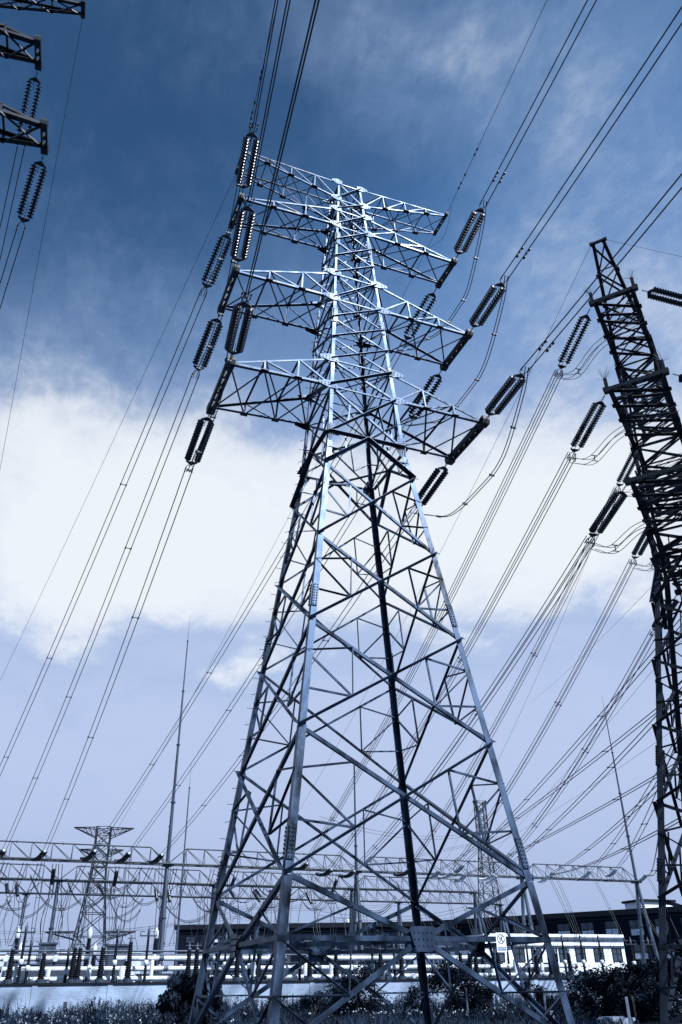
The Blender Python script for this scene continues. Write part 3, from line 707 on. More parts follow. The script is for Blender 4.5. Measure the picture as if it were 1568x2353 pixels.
for i in range(28):
    x = -36+i*2.7+rnd.uniform(-1,1); y = rnd.choice((76,84,93)); P = V((x,y,rnd.uniform(11.5,14.6))); Q = V((x+rnd.uniform(4,8),y+rnd.uniform(-2,2),rnd.uniform(11,14.2)))
    t = thing('bus_wires', P, sw, 'power line', 'drooping bus wires'); pts = sag_pts(V(), Q-P, rnd.uniform(1.2,2.6), 16)
    for o in (-.18,.18):
        m = MB(); m.tube([p+V((0,o,o*.6)) for p in pts], .042, 4); m.build('wire', WIRE, t)
    m = MB(); B = pts[9]+V((rnd.uniform(-1.2,1.2),rnd.uniform(-3,0),-(pts[9].z+P.z-6.6))); m.tube(loopw([pts[9], pts[9].lerp(B,.45)+V((rnd.uniform(-.8,.8),0,-.3)), B],1,8), .036, 4); m.build('drop_wire', WIRE, t)

# ------------------------------------------------------------------ switchgear yard
pz = {}; XE = at_y(1285,2210,50).x
for i, (py, lab) in enumerate(((2203,'highest'),(2228,'middle'),(2251,'lowest'))):
    z = at_y(200,py,50).z; pz[i] = z; r = (.21,.20,.19)[i]
    t = thing('busbar_pipe', (0,50+i*-.9,z), f'long white gas insulated busbar pipe, {lab} of the three rows above the wall', 'pipe')
    x = -46
    while x < (XE if i else at_y(985,2210,50).x):
        l = rnd.uniform(3.5,8)
        if rnd.random() < .13: x += l*.5; continue
        m = MB(); m.tube([(x,0,0),(x+l-.3,0,0)], r, 14); m.build('tube', WHITE, t)
        m = MB(); m.lathe((x+l-.42,0,0), (1,0,0), [(0,r*1.22),(.1,r*1.22),(.1,r),(.24,r),(.24,r*1.22),(.34,r*1.22)], 16, False); m.build('flange', GALVPOLE, t)
        if rnd.random() < .6:
            m = MB(); q = x+rnd.uniform(1,l-1); m.lathe((q,-r*1.6,0), (0,1,0), [(0,r*1.15),(r*.4,r*1.25),(r*.5,r*1.1),(r*3,r*1.1)], 16, False); m.build('drum', WHITE, t)
        if rnd.random() < .6:
            m = MB(); q = x+rnd.uniform(.5,l-.8); m.lathe((q,0,r*.6), (0,0,1), [(0,r*.7),(r*.7,r*.7),(r*.7,r*.85),(r*.95,r*.85)], 14, False); m.build('turret', WHITE, t)
        m = MB(); m.boxm((x+1,-.12,-z),(x+1.25,.12,-r*.9)); m.build('support', GALVPOLE, t)
        x += l
boxes = 'added dark backing box filling the gaps behind the white pipes'  # invented boxes, added to darken the gaps between the pipe rows
x = -44.
while x < XE-2:
    w_ = rnd.uniform(1.6,3.4); h_ = rnd.uniform(2.9,4.1); t = thing('gap_backing_box', (x,51.6,0), boxes, 'backing box', 'added backing boxes behind the pipes')
    m = MB(); m.boxm((0,0,.25),(w_,1.6,h_)); m.build('body', CABINET, t)
    m = MB(); m.boxm((-.06,-.06,h_),(w_+.06,1.66,h_+.1)); m.build('lid', GALVPOLE, t)
    for q in (.2, w_-.35):
        m = MB(); m.boxm((q,.2,0),(q+.15,1.4,.25)); m.build('foot', GALVPOLE, t)
    m = MB(); m.boxm((w_*.2,-.02,h_*.5),(w_*.8,-.002,h_*.82)); m.build('panel', GALVPOLE, t)
    x += w_ + rnd.uniform(.25,1.1)
for i in range(30):
    x = -43+i*2.9+rnd.uniform(-.8,.8)
    if x > XE-1: break
    t = thing('riser_pipe', (x,48.2,0), 'short white riser drum joining the pipe rows', 'pipe', 'riser drums on the pipe rows')
    m = MB(); r_ = rnd.uniform(.16,.26); z0 = rnd.uniform(2.3,2.7); z1 = rnd.uniform(3.2,4.3); m.lathe((0,0,z0), (0,0,1), [(0,r_),(z1-z0-.1,r_),(z1-z0,r_*.7)], 12); m.build('drum', WHITE, t)
    m = MB(); m.lathe((0,0,z0+.1), (0,0,1), [(0,r_*1.3),(.09,r_*1.3)], 12, False); m.build('flange', GALVPOLE, t)
    m = MB(); m.boxm((-.07,-.07,0),(.07,.07,z0)); m.build('support', GALVPOLE, t)
for i in range(2):
    z = at_y(200,(2186,2194)[i],58).z; m = MB(); m.tube([(-46,0,0),(at_y(1010,2190,58).x,0,0)], .09, 8)
    tag(m.build('bus_tube', GALVPOLE, None, (0,58+i*.8,z)), f'thin straight metal bus tube, {("upper","lower")[i]} of the two above the white pipes', 'pipe')
def bushing(xd, ytop, Y, kind):
    P = at_y(xd, ytop, Y); h = P.z; z0 = {'thick':2.75,'slim':2.3,'tall':3.2}[kind]
    lab = {'thick':'thick dark ribbed bushing column standing in the switchgear yard','slim':'slim dark post insulator with a white collar and crossed terminals','tall':'tall dark bushing with a pale metal head in the switchgear yard'}[kind]
    t = thing('bushing', (P.x,Y,0), lab, 'insulator', {'thick':'thick dark bushings','slim':'slim post insulators','tall':'tall bushings with pale heads'}[kind])
    r0 = {'thick':.30,'slim':.15,'tall':.36}[kind]; r1 = r0*{'thick':.6,'slim':.75,'tall':.62}[kind]
    hb = h-.15 if kind != 'tall' else h-1.1
    n = int((hb-z0)/.14); prof = []
    for k in range(n):
        z = (hb-z0)*k/n; r = r0+(r1-r0)*k/n; d = (hb-z0)/n; prof += [(z,r*.72),(z+d*.3,r),(z+d*.55,r),(z+d*.8,r*.72)]
    m = MB(); m.lathe((0,0,z0), (0,0,1), prof+[(hb-z0,r1*.7)], 12); m.build('ribbed_column', PORC, t)
    m = MB(); m.lathe((0,0,0), (0,0,1), [(0,.22),(z0-.35,.22),(z0-.35,r0*1.2),(z0,r0*1.2)], 12, False); m.build('pedestal', GALVPOLE, t)
    if kind == 'tall':
        m = MB(); m.lathe((0,0,hb), (0,0,1), [(0,r1*.8),(.1,r1*1.1),(.75,r1*1.0),(.85,r1*.5),(1.1,.07)], 12); m.build('head', WHITE, t)
    elif kind == 'slim':
        m = MB(); zc = z0+(hb-z0)*.45; m.lathe((0,0,zc-.22), (0,0,1), [(0,r0*.8),(.04,r0*1.35),(.36,r0*1.35),(.42,r0*.8)], 12); m.build('collar', WHITE, t)
        m = MB(); m.box((0,0,hb+.05), .75, .06, .05); m.tube([(-.7,0,hb+.05),(-.7,0,hb+.38),(-.35,0,hb+.38)], .04, 5); m.tube([(.7,0,hb+.05),(.7,0,hb+.38),(.35,0,hb+.38)], .04, 5); m.lathe((0,0,hb), (0,0,1), [(0,.12),(.5,.12),(.55,.05),(.8,.03)], 8); m.build('terminal', BOLT, t)
    else:
        m = MB(); m.lathe((0,0,hb), (0,0,1), [(0,r1*.9),(.12,r1*.9),(.14,.07),(.55,.05)], 10)
        for q in (-1,1): m.tube([(-.3,q*.2,hb+.3),(.3,q*.2,hb+.3)], .03, 5)
        for q in (-1,1): m.tube([(q*.3,-.2,hb+.3),(q*.3,.2,hb+.3)], .03, 5); m.tube([(0,0,hb+.3),(q*.3,0,hb+.3)], .02, 4)
        m.build('terminal', GALVPOLE, t)
for x, y in ((31,2178),(103,2187),(174,2174),(186,2175),(238,2174),(302,2161),(436,2178),(454,2178),(500,2186),(547,2180),(596,2182),(640,2186),(712,2184),(772,2186),(874,2185),(921,2176),(1057,2186),(1078,2188),(1092,2188),(1143,2186),(1229,2180),(1262,2190),(1276,2188),(1306,2188)): bushing(x, y, 46.5, 'thick')
for x, y in ((60,2140),(72,2172),(158,2190),(271,2147),(342,2148),(520,2160),(575,2168),(690,2170),(855,2175),(905,2178),(1032,2184),(1166,2180),(1210,2174),(1292,2160),(1334,2160),(1376,2161),(1450,2168),(1490,2168)): bushing(x, y, 47.5, 'slim')
for x, y in ((44,2129),(209,2130),(361,2131),(50,2165),(220,2168)): bushing(x, y, 66, 'tall')
def cabinet(x0, x1, y0, Y, m, lab, door=True):
    A = at_y(x0, y0, Y); B = at_y(x1, y0, Y); w_ = B.x-A.x; h = A.z
    t = thing('equipment_cabinet', (A.x,Y,0), lab, 'cabinet')
    q = MB(); q.boxm((0,0,0),(w_,2.2,h-.18)); q.build('body', m, t)
    q = MB(); q.boxm((-.12,-.12,h-.18),(w_+.12,2.3,h)); q.build('lid', m, t)
    for k in range(2):
        q = MB(); q.boxm((w_*(.06+.47*k),-.03,.3),(w_*(.47+.47*k),-.003,h-.4)); q.build('door', m, t)
cabinet(95,131,2166,68,CABINET,'dark transformer cabinet at the left behind the white pipes'); cabinet(253,297,2170,68,CABINET,'dark transformer cabinet left of the tall mast foot')
cabinet(134,167,2186,67,WHITE,'small white cabinet beside the left dark cabinet'); cabinet(304,326,2186,67,WHITE,'small white cabinet right of the second dark cabinet')
cabinet(0,20,2190,67,WHITE,'small white cabinet at the far left of the yard'); cabinet(1085,1100,2196,64,WHITE,'small white cabinet in front of the white building side')
cabinet(640,668,2180,67,CABINET,'dark cabinet seen between the middle pylon legs')

# ------------------------------------------------------------------ buildings
def quadbox(mb, A, B, dep, z0, z1):
    """wall from A to B (ground points), body extends dep behind"""
    u = (B-A).normalized(); n = V((u.y,-u.x,0)); 
    vs = [A+V((0,0,z0)), B+V((0,0,z0)), B-n*dep+V((0,0,z0)), A-n*dep+V((0,0,z0))]; vs += [p+V((0,0,z1-z0)) for p in vs]
    mb.add(vs, [(3,2,1,0),(4,5,6,7),(0,1,5,4),(1,2,6,5),(2,3,7,6),(3,0,4,7)])
    return u, n
def gp(x, y, d): p = at_d(x, y, d); return V((p.x, p.y, 0)), p.z
def rect_on(mb, A, u, n, s0, s1, z0, z1, o0, o1):
    vs = []
    for o in (o0, o1):
        for s, z in ((s0,z0),(s1,z0),(s1,z1),(s0,z1)): vs.append(A+u*s+n*o+V((0,0,z)))
    mb.add(vs, [(0,3,2,1),(4,5,6,7),(0,1,5,4),(1,2,6,5),(2,3,7,6),(3,0,4,7)])
def window(root, A, u, n, s, z, w_, h, blind=0, frame=DARKTRIM, pane=PANE):
    f = MB(); t = .09
    rect_on(f,A,u,n,s,s+w_,z,z+t,.003,.1); rect_on(f,A,u,n,s,s+w_,z+h-t,z+h,.003,.1); rect_on(f,A,u,n,s,s+t,z+t,z+h-t,.003,.1); rect_on(f,A,u,n,s+w_-t,s+w_,z+t,z+h-t,.003,.1)
    rect_on(f,A,u,n,s+w_*.5-.03,s+w_*.5+.03,z+t,z+h-t,.004,.08); rect_on(f,A,u,n,s+t,s+w_-t,z+h*.55,z+h*.55+.06,.006,.075)
    fo = f.build('window', frame, root); p = MB(); rect_on(p,A,u,n,s+t,s+w_-t,z+t,z+h-t,.003,.03); p.build('pane', pane, fo)
    if blind:
        p = MB(); rect_on(p,A,u,n,s+t+.02,s+w_-t-.02,z+t,z+h*blind,.035,.045); p.build('blind', BLIND, fo)
# brick building left
A, zz = gp(408,2126,190); B, zb = gp(946,2118,188)
t = thing('brick_building', (0,0,0), 'long dark brick building with a flat roof behind the middle pylon', 'building')
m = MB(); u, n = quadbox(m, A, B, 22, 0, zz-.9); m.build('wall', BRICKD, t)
m = MB(); quadbox(m, A-u*.5+n*.5, B+u*.5+n*.5, 23, zz-.897, zz); m.build('parapet', DARKTRIM, t)
m = MB(); quadbox(m, A-u*.15+n*.15, B+u*.15+n*.15, 22.3, zz-1.6, zz-1.25); m.build('cornice', DARKTRIM, t)
Lw = (B-A).length; k = 0; s = 2
while s < Lw-3: window(t, A, u, n, s, zz-3.4, 1.9, 1.3, .5 if k % 4 == 1 else 0); window(t, A, u, n, s, zz-7.4, 2.1, 2.4); s += 4.9; k += 1
m = MB(); C = A+u*(Lw*.72)-n*9; quadbox(m, C, C+u*4, 4, zz, zz+.5)
for i in range(4): m.lathe(C+u*(.6+i*.9)-n*1.5+V((0,0,zz+.5)), (0,0,1), [(0,.35),(.7,.35),(.9,.1)], 10)
m.build('roof_vents', WHITE, t)
# brick building right
A, zz = gp(968,2118,190); B, zb = gp(1600,2083.5,171)
t = thing('brick_building', (0,0,0), 'dark brick building with pale blinds standing behind the white annex at right', 'building')
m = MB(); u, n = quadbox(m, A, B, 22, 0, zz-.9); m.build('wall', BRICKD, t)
m = MB(); quadbox(m, A-u*.5+n*.5, B+u*.5+n*.5, 23, zz-.897, zz); m.build('parapet', DARKTRIM, t)
m = MB(); quadbox(m, A-u*.15+n*.15, B+u*.15+n*.15, 22.3, zz-1.6, zz-1.25); m.build('cornice', DARKTRIM, t)
Lw = (B-A).length; s = 2.; k = 0
while s < Lw-3: window(t, A, u, n, s, zz-4.4, 2.5, 2.6, (.5,.42,.5,.46)[k % 4] if k > 1 else 0); window(t, A, u, n, s, zz-8.2, 2.5, 2.4, .4 if k > 7 else 0); s += 4.6; k += 1
P, zp = gp(1505,2083,230); m = MB(); q = thing('roof_house', (P.x,P.y,0), 'pale stair house rising above the brick roof at right', 'building'); m.boxm((-4,0,0),(6,6,zp+1.0)); m.build('wall', PLASTER, q); m = MB(); m.boxm((-4.5,-.5,zp+1.),(6.5,6.5,zp+1.5)); m.build('roof', DARKTRIM, q)
# white annex
hz = 7.6
def gz(x, y, z): v = ray(x, y); p = CAM+v*((z-CAM.z)/v.z); return V((p.x,p.y,0))
C0, C1, C2 = gz(1112,2146.5,hz), gz(1430,2149.5,hz), gz(973,2163,hz)
t = thing('white_annex', (0,0,0), 'low white rendered building with dark windows right of the middle pylon', 'building')
d_ = (C1-C0).normalized(); sd = (C2-C0); 
m = MB(); vs = [C0, C1, C1+sd, C2]; vs = vs + [p+V((0,0,hz)) for p in vs]
m.add(vs, [(3,2,1,0),(4,5,6,7),(0,1,5,4),(1,2,6,5),(2,3,7,6),(3,0,4,7)]); m.build('wall', PLASTER, t)
Lf = (C1-C0).length; nf = V((d_.y,-d_.x,0)); us = sd.normalized(); ns = V((-us.y,us.x,0)); Ls = sd.length
for z in (hz*.905, hz*.80):
    m = MB(); rect_on(m, C0, d_, nf, -.02, Lf, z, z+.24, .002, .14); m.build('ledge', CABINET, t)
    m = MB(); rect_on(m, C2, -us, ns, 0, Ls, z, z+.24, .002, .14); m.build('ledge', CABINET, t)
m = MB(); rect_on(m, C0, d_, nf, -.15, Lf+.1, hz-.28, hz+.05, .002, .16); m.build('parapet_cap', PLASTER, t)
for f in (.09,.23,.35,.46,.545,.665,.80,.937): window(t, C0, d_, nf, Lf*f-.8, hz*.585, 1.6, hz*.21)
for f in (.12,.32,.55,.78): window(t, C2, -us, ns, Ls*f, hz*.585, 1.6, hz*.21)

# ------------------------------------------------------------------ distant pylons
def far_pylon(x, y, dist, label, hb, ht, arms, kx=1.):
    P = at_d(x, y, dist); h = P.z; t = thing('distant_pylon', (P.x,P.y,0), label, 'pylon', None, -.2)
    def hw(z): q = z/h; return hb+(ht-hb)*min(1, q/.72) if q < .72 else ht
    lv = [0]; z = 0
    while z < h-.5: z = min(h, z+max(1.9, hw(z)*1.5)); lv.append(z)
    for sx in (-1,1):
        for sy in (-1,1):
            m = MB(); m.tube([(sx*hw(z),sy*hw(z),z) for z in lv], .15*kx, 4); m.build('leg', STEELD, t)
    m = MB()
    for a, b in zip(lv, lv[1:]):
        p, q = hw(a), hw(b)
        for (x0,y0,x1,y1) in ((-1,-1,1,-1),(1,-1,1,1),(1,1,-1,1),(-1,1,-1,-1)):
            m.tube([(x0*p,y0*p,a),(x1*q,y1*q,b)], .075*kx, 4); m.tube([(x1*p,y1*p,a),(x0*q,y0*q,b)], .075*kx, 4); m.tube([(x0*q,y0*q,b),(x1*q,y1*q,b)], .07*kx, 4)
    m.build('bracing', STEELD, t)
    for (f, reach, drop) in arms:
        z = h*f; q = hw(z)
        for s in (-1, 1):
            m = MB(); T = V((s*reach, 0, z+.1)); n = 5
            lo = [V((s*q,e*q,z-drop)) for e in (-1,1)]; up = [V((s*q,e*q,z)) for e in (-1,1)]
            for p in lo+up: m.tube([p, T], .10*kx, 4)
            for e in (0,1):
                for k in range(n):
                    m.tube([lo[e].lerp(T,k/n), up[e].lerp(T,(k+.5)/n)], .05*kx, 4); m.tube([up[e].lerp(T,(k+.5)/n), lo[e].lerp(T,(k+1)/n)], .05*kx, 4)
            m.build('crossarm', STEELD, t)
    return t
far_pylon(240,1902,190,'distant dark lattice pylon with a wide top arm behind the left girders',4.2,1.45,[(.995,6.3,1.9),(.86,4.6,1.2),(.38,9.,1.4)])
far_pylon(1102,1838,215,'slender distant lattice pylon seen between the legs of the middle pylon',3.6,1.15,[(.99,1.8,.8)], .9)
for i, (x, y, lab) in enumerate(((1085,1925,'upper'),(1085,2010,'middle'),(1100,2085,'lower'))):
    P = at_d(x,y,212); Q = V((P.x-55,P.y-40,P.z-5)); bent = [P.lerp(Q,.14)]
    bent_insulator(P, P.lerp(Q,.1), .2, GLASS, f'small {lab} insulator string on the slender distant pylon', 'insulator strings of the slender distant pylon')
    bundle(P.lerp(Q,.1), Q, [V((0,0,.3)), V((0,0,-.3))], 1.5, f'{lab} wire pair leaving the slender distant pylon to the left', group='wires of the slender distant pylon', r=.03)
for i, (a, b) in enumerate((((0,2130),(640,2080)),((0,2150),(640,2062)),((0,2172),(700,2118)),((560,1990),(1080,1930)),((560,2075),(1090,2040)),((600,2105),(1090,2092)))):
    P, Q = at_d(*a,240), at_d(*b,240)
    d_ = (Q-P)*.15; bundle(P-d_, Q+d_, [V((0,0,.25)),V((0,0,-.25))], 3, ['pale distant line, top of three at left','pale distant line, second at left','pale distant line, lowest at left','pale distant line, top of three between the pylon legs','pale distant line, second between the pylon legs','pale distant line just above the brick roof'][i], group='pale distant lines', r=.03)

# ------------------------------------------------------------------ no climbing plate on the belt of the middle pylon
Pn = at_y(1152.5, 2166, -5.26)
sg_ = thing('warning_sign', Pn, 'white no climbing plate wired to the belt of the middle pylon', 'sign')
m = MB(); w2, h2 = .19, .29
m.prism((0,0,0),(0,.006,0), [(-w2+.02,-h2),(w2-.02,-h2),(w2,-h2+.02),(w2,h2-.02),(w2-.02,h2),(-w2+.02,h2),(-w2,h2-.02),(-w2,-h2+.02)], V((1,0,0)), V((0,0,1))); m.build('plate', SIGNW, sg_)
def ring(mb, c, r0, r1, y, n=40):
    vs = []
    for k in range(n): a = 2*math.pi*k/n; vs += [V((c[0]+r0*math.cos(a), y, c[1]+r0*math.sin(a))), V((c[0]+r1*math.cos(a), y, c[1]+r1*math.sin(a)))]
    mb.add(vs, [(2*k, 2*k+1, (2*k+3) % (2*n), (2*k+2) % (2*n)) for k in range(n)])
m = MB(); ring(m, (0,.10), .118, .15, -.004); a = rad(-40); m.prism((-.125*math.cos(a),-.0045,.10-.125*math.sin(a)), (.125*math.cos(a),-.0045,.10+.125*math.sin(a)), [(-.012,-.001),(.012,-.001),(.012,.001),(-.012,.001)], V((math.sin(rad(40)),0,math.cos(rad(40)))), V((0,1,0))); m.build('prohibition_ring', SIGNR, sg_)
m = MB()
def flat(P, Q, w_): P = V((P[0],-.0025,P[1])); Q = V((Q[0],-.0025,Q[1])); d = (Q-P).normalized(); m.prism(P, Q, [(-w_,-.0008),(w_,-.0008),(w_,.0008),(-w_,.0008)], V((d.z,0,-d.x)), V((0,1,0)))
for P, Q, w_ in (((-.06,.0),(-.045,.16),.007),((-.01,.0),(.005,.13),.007),((-.055,.03),(-.01,.03),.006),((-.052,.07),(-.005,.07),.006),((-.047,.11),(0,.11),.006),
    ((.045,.15),(.015,.09),.02),((.04,.15),(-.02,.165),.009),((.015,.09),(.055,.055),.013),((.055,.055),(.035,.0),.011),((.02,.09),(-.005,.06),.012)): flat(P, Q, w_)
ring(m, (.055,.185), .0005, .022, -.0028, 16); m.build('climber_symbol', SIGNK, sg_)
m = MB(); m.boxm((-.165,-.004,-.245),(.165,-.0005,-.13)); m.build('text_panel', SIGNB, sg_)
for i, txt in enumerate(('禁止攀登 高压危险',)):
    cu = bpy.data.curves.new('lettering', 'FONT'); cu.body = txt; cu.size = .046; cu.align_x = 'CENTER'; cu.align_y = 'CENTER'; cu.extrude = .0005
    co = bpy.data.objects.new('lettering', cu); COL.objects.link(co); bpy.context.view_layer.update()
    me = bpy.data.meshes.new_from_object(co.evaluated_get(bpy.context.evaluated_depsgraph_get())); bpy.data.objects.remove(co)
    lo = bpy.data.objects.new('lettering', me); COL.objects.link(lo); me.materials.clear(); me.materials.append(SIGNW)
    xs = [v.co.x for v in me.vertices] or [0]; wd = max(xs)-min(xs); sc = .31/max(wd,.01)
    lo.rotation_euler = (rad(90),0,0); lo.scale = (sc,sc*1.25,1); lo.location = (0,-.0055,-.1875); lo.parent = sg_

# ------------------------------------------------------------------ vegetation
def foliage(P, rx, ry, h, nleaf, label, m=LEAF, size=.14, seed=1, droop=0., clumps=14, name='shrub', base=.05, cat='shrub'):
    r = random.Random(seed); t = thing(name, (P.x,P.y,0), label, cat)
    cs = []
    for i in range(clumps):
        a = r.uniform(0,2*math.pi); q = math.sqrt(r.random())*.85; z = h*(base+(1-base)*r.random()**.8)*.9
        sh = 1-.55*max(0,(z/h-.45))
        cs.append((V((rx*q*math.cos(a)*sh, ry*q*math.sin(a)*sh, z)), r.uniform(.22,.42)*min(rx,h*.7)))
    mb = MB()
    for i in range(nleaf):
        c, cr = r.choice(cs); d = V((r.gauss(0,1),r.gauss(0,1),r.gauss(0,.8)));
        p = c + d.normalized()*cr*(r.random()**.45)
        if p.z < .02: p.z = r.uniform(.02,.3)
        ax = V((r.gauss(0,1),r.gauss(0,1),r.gauss(0,.6)-droop*2.2)).normalized(); sd_ = ax.cross(V((r.gauss(0,1),r.gauss(0,1),r.gauss(0,1)))).normalized()
        l = size*r.uniform(.6,1.4); w_ = l*(.22 if droop else .38)
        mb.add([p, p+ax*l*.5+sd_*w_, p+ax*l, p+ax*l*.5-sd_*w_], [(0,1,2,3)])
    mb.build('foliage', m, t)
    st = MB()
    for c, cr in cs[:10]: st.tube([V((r.uniform(-.15,.15)*rx,r.uniform(-.15,.15)*ry,0)), V((c.x*.4,c.y*.4,c.z*.55)), c], .045, 5, .012)
    st.build('stems', BARK, t); return t
def gpos(x, dist): p = at_d(x, 2300, dist); return V((p.x,p.y,0))
foliage(gpos(437,47), 1.5,1.3,2.5, 16000, 'dense dark willow like bush at the foot of the middle pylon', LEAF, .26, 11, .9, 40)
foliage(gpos(478,46), .9,.9,1.45, 3000, 'lower right bush merging with the dark bush by the pylon foot', LEAF, .16, 12, .6, 12)
foliage(gpos(815,61), 2.1,1.2,2.95, 7000, 'dark leafy shrub against the wall between the middle pylon legs', LEAF, .17, 13, .2, 22)
foliage(gpos(720,63), 1.5,.8,1.6, 2600, 'low shrub left of the leafy shrub at the wall', LEAF2, .15, 14, .1, 12)
foliage(gpos(1045,61), 2.1,1.3,3.2, 8000, 'tall dark shrub hiding the wall right of the far pylon leg', LEAF, .17, 15, .1, 22)
foliage(gpos(960,62), 1.1,.8,1.9, 2500, 'small shrub just left of the tall dark shrub', LEAF2, .15, 16, .1, 10)
foliage(gpos(1118,62), 1.1,.8,1.8, 2200, 'small shrub just right of the tall dark shrub', LEAF2, .15, 22, .1, 10)
foliage(gpos(1231,58), 1.0,.8,2.15, 2400, 'small dark shrub beside the right front leg', LEAF, .15, 17, .1, 12)
foliage(gpos(1352,58), 1.9,1.3,2.6, 2400, 'loose young tree with pale leaves before the white annex', LEAF2, .2, 18, .1, 30, 'young_tree', .1, 'tree')
foliage(gpos(1420,54), 2.2,1.6,2.5, 14000, 'big black green bush left of the right pylon leg', LEAF, .18, 19, .1, 28)
foliage(gpos(1478,55), 2.0,1.5,2.7, 12000, 'big dark bush touching the right pylon leg', LEAF, .18, 20, .1, 22)
foliage(gpos(1560,52), 2.2,1.4,2.8, 7000, 'dark bush at the right edge behind the pylon legs', LEAF, .18, 21, .1, 18)
foliage(gpos(1290,59), 1.3,1.0,1.4, 3600, 'mid sized dark bush between the right front leg and the young tree', LEAF, .16, 23, .1, 16)
# tall weeds along the wall and meadow grass
r = random.Random(5); mb = MB(); fl = MB(); wd = MB()
def blade(mb, x, y, h, w_, lean):
    a = r.uniform(0,2*math.pi); c, s = math.cos(a), math.sin(a); lx, ly = r.gauss(0,lean), r.gauss(0,lean)
    mb.add([(x-c*w_,y-s*w_,0),(x+c*w_,y+s*w_,0),(x+c*w_*.7+lx*h*.4,y+s*w_*.7+ly*h*.4,h*.6),(x+lx*h,y+ly*h,h),(x-c*w_*.7+lx*h*.4,y-s*w_*.7+ly*h*.4,h*.6)], [(0,1,2,3,4)])
patch = [(r.uniform(-32,60), r.uniform(6,34), r.uniform(1.5,4), r.uniform(.5,1.5)) for _ in range(90)]
def dens(x, y):
    q = .55
    for px, py, pr_, pw in patch:
        d2 = ((x-px)/pr_)**2+((y-py)/pr_*1.6)**2
        if d2 < 1: q = max(q, pw) if pw > .9 else min(q, pw)
    return q
n = 0
while n < 46000:
    y = 6+28.2*r.random(); x = -32+ r.random()*(40+y*1.3)
    q = dens(x, y)
    h = (.16+.5*q*r.random())*(1. if y < 24 else 1.9)
    blade(mb, x, y, h, .018+.02*r.random(), .28); n += 1
tag(mb.build('meadow_grass', GRASSM), 'rough meadow grass below the pylons', 'grass', None, 'stuff')
hump = [(r.uniform(-32,58), r.uniform(.8,2.2), r.uniform(.2,.55)) for _ in range(45)]
for k in range(5200):
    y = r.choice((r.uniform(31,34.2), r.uniform(29,34.2), r.uniform(24,34), r.uniform(8,34))); x = -30+r.random()*88
    h = r.uniform(.5,1.05)*(1 if y > 28 else .6) + (max([q*(1-((x-a)/b)**2) for a, b, q in hump if abs(x-a) < b] or [0]) if y > 28 else 0)
    p = V((x,y,0)); top = V((x+r.gauss(0,.12),y+r.gauss(0,.12),h)); wd.tube([p, top], .012, 3, .005)
    for j in range(r.randint(9,20)):
        c = p.lerp(top, r.uniform(.15,1.)); a = r.uniform(0,2*math.pi); ax = V((math.cos(a),math.sin(a),r.uniform(-.5,.8))).normalized(); sd_ = ax.cross(V((0,0,1))).normalized(); l = r.uniform(.10,.27)
        wd.add([c, c+ax*l*.5+sd_*l*.2, c+ax*l, c+ax*l*.5-sd_*l*.2], [(0,1,2,3)])
tag(wd.build('tall_weeds', WEED), 'tall leafy weeds along the foot of the wall', 'weeds', None, 'stuff')
for k in range(800):
    c = r.choice(((-21,17,7,8),(-12,16,6,7),(-17,22,9,5),(-5,20,5,5),(22,18,6,6),(34,20,6,5),(9,16,5,6)))
    x = r.gauss(c[0],c[2]*.5); y = min(33.5, r.gauss(c[1],c[3]*.5)); h = r.uniform(.4,.75); s_ = r.uniform(.025,.06)
    for j in range(3):
        q = V((x+r.gauss(0,.05),y+r.gauss(0,.05),h+r.gauss(0,.05))); ax = V((r.gauss(0,1),r.gauss(0,1),r.gauss(0,1))).normalized(); b = ax.orthogonal().normalized(); c2 = ax.cross(b)
        fl.add([q+b*s_, q+c2*s_, q-b*s_, q-c2*s_], [(0,1,2,3)])
tag(fl.build('meadow_flowers', PETAL), 'small pale meadow flowers scattered in the grass', 'flowers', None, 'stuff')
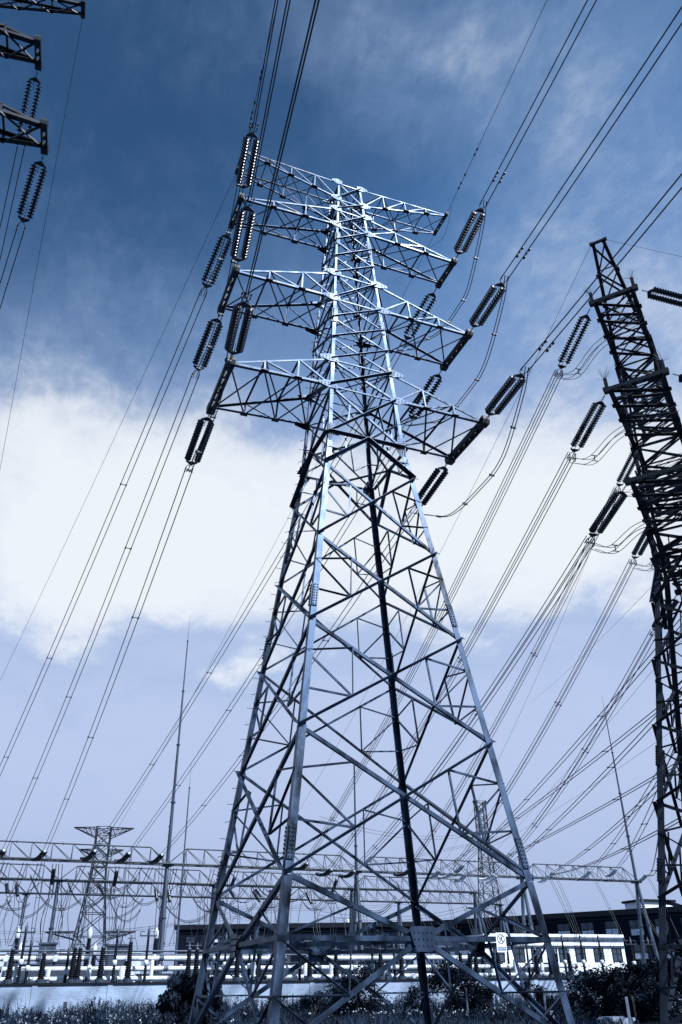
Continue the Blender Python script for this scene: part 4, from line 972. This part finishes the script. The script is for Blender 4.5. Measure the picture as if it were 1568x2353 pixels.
for k, (x, dist, h, sx, m_) in enumerate(((1440,42,1.3,.11,CONC),(1266,36,.95,.12,CONC),(1252,55,1.8,.09,CONC),(1074,55,1.7,.08,CONC),(924,57,1.45,.08,CONC),(1456,50,1.25,.09,BARK),(1172,56,1.5,.07,BARK))):
    p = gpos(x, dist); m = MB(); m.tube([(0,0,0),(.02*(-1)**k,0,h*.96),(.02*(-1)**k,0,h)], sx*.72, 4, sx*.55, smooth=False)
    tag(m.build('fence_post', m_, None, p), ['pale concrete fence post at lower right beside the pale slab','short broad concrete post at the foot of the right front leg','slim pale post left of the right front leg','slim pale post below the tall dark shrub','slim pale post below the belt beam','dark weathered post right of the concrete post','dark thin post between pale posts'][k], 'post')
p = gpos(1405,50); m = MB(); rr = random.Random(2); ptsl = []
for k in range(14): a = 2*math.pi*k/14; ptsl.append((1.35*math.cos(a)*(1+rr.uniform(-.12,.12)), .7*math.sin(a)*(1+rr.uniform(-.2,.2))))
m.prism((0,0,.0),(0,0,.17), ptsl, V((1,0,0)), V((0,1,0))); m.prism((0,0,.17),(0,0,.29), [(a*.86+.05,b*.78) for a,b in ptsl], V((1,0,0)), V((0,1,0))); m.prism((0,0,.29),(.05,0,.36), [(a*.55-.2,b*.5) for a,b in ptsl], V((1,0,0)), V((0,1,0)))
tag(m.build('broken_slab', CONC, None, p), 'pale broken concrete slab lying in the grass at lower right', 'slab')
# bird spikes on the right pylon's crossarm ends
for key in ((1,-1,3),(1,1,3),(1,-1,2),(1,1,2)):
    T = pyr.matrix_basis.inverted() @ TR[key] if False else (Matrix.Translation((22.887,.769,0)) @ Matrix.Rotation(-2.456,4,'Z')).inverted() @ TR[key]
    m = MB(); m.boxm(T+V((-.12,-.1,.2)), T+V((.12,.1,.85))); m.build('stub_post', STEELD, pyr)
    m = MB(); rr = random.Random(str(key))
    for k in range(16): d = V((rr.uniform(-1,1),rr.uniform(-1,1),rr.uniform(.5,1.4))).normalized()*rr.uniform(.5,.75); m.tube([T+V((0,0,.84)), T+V((0,0,.84))+d], .008, 3)
    m.build('bird_spikes', BOLT, pyr)
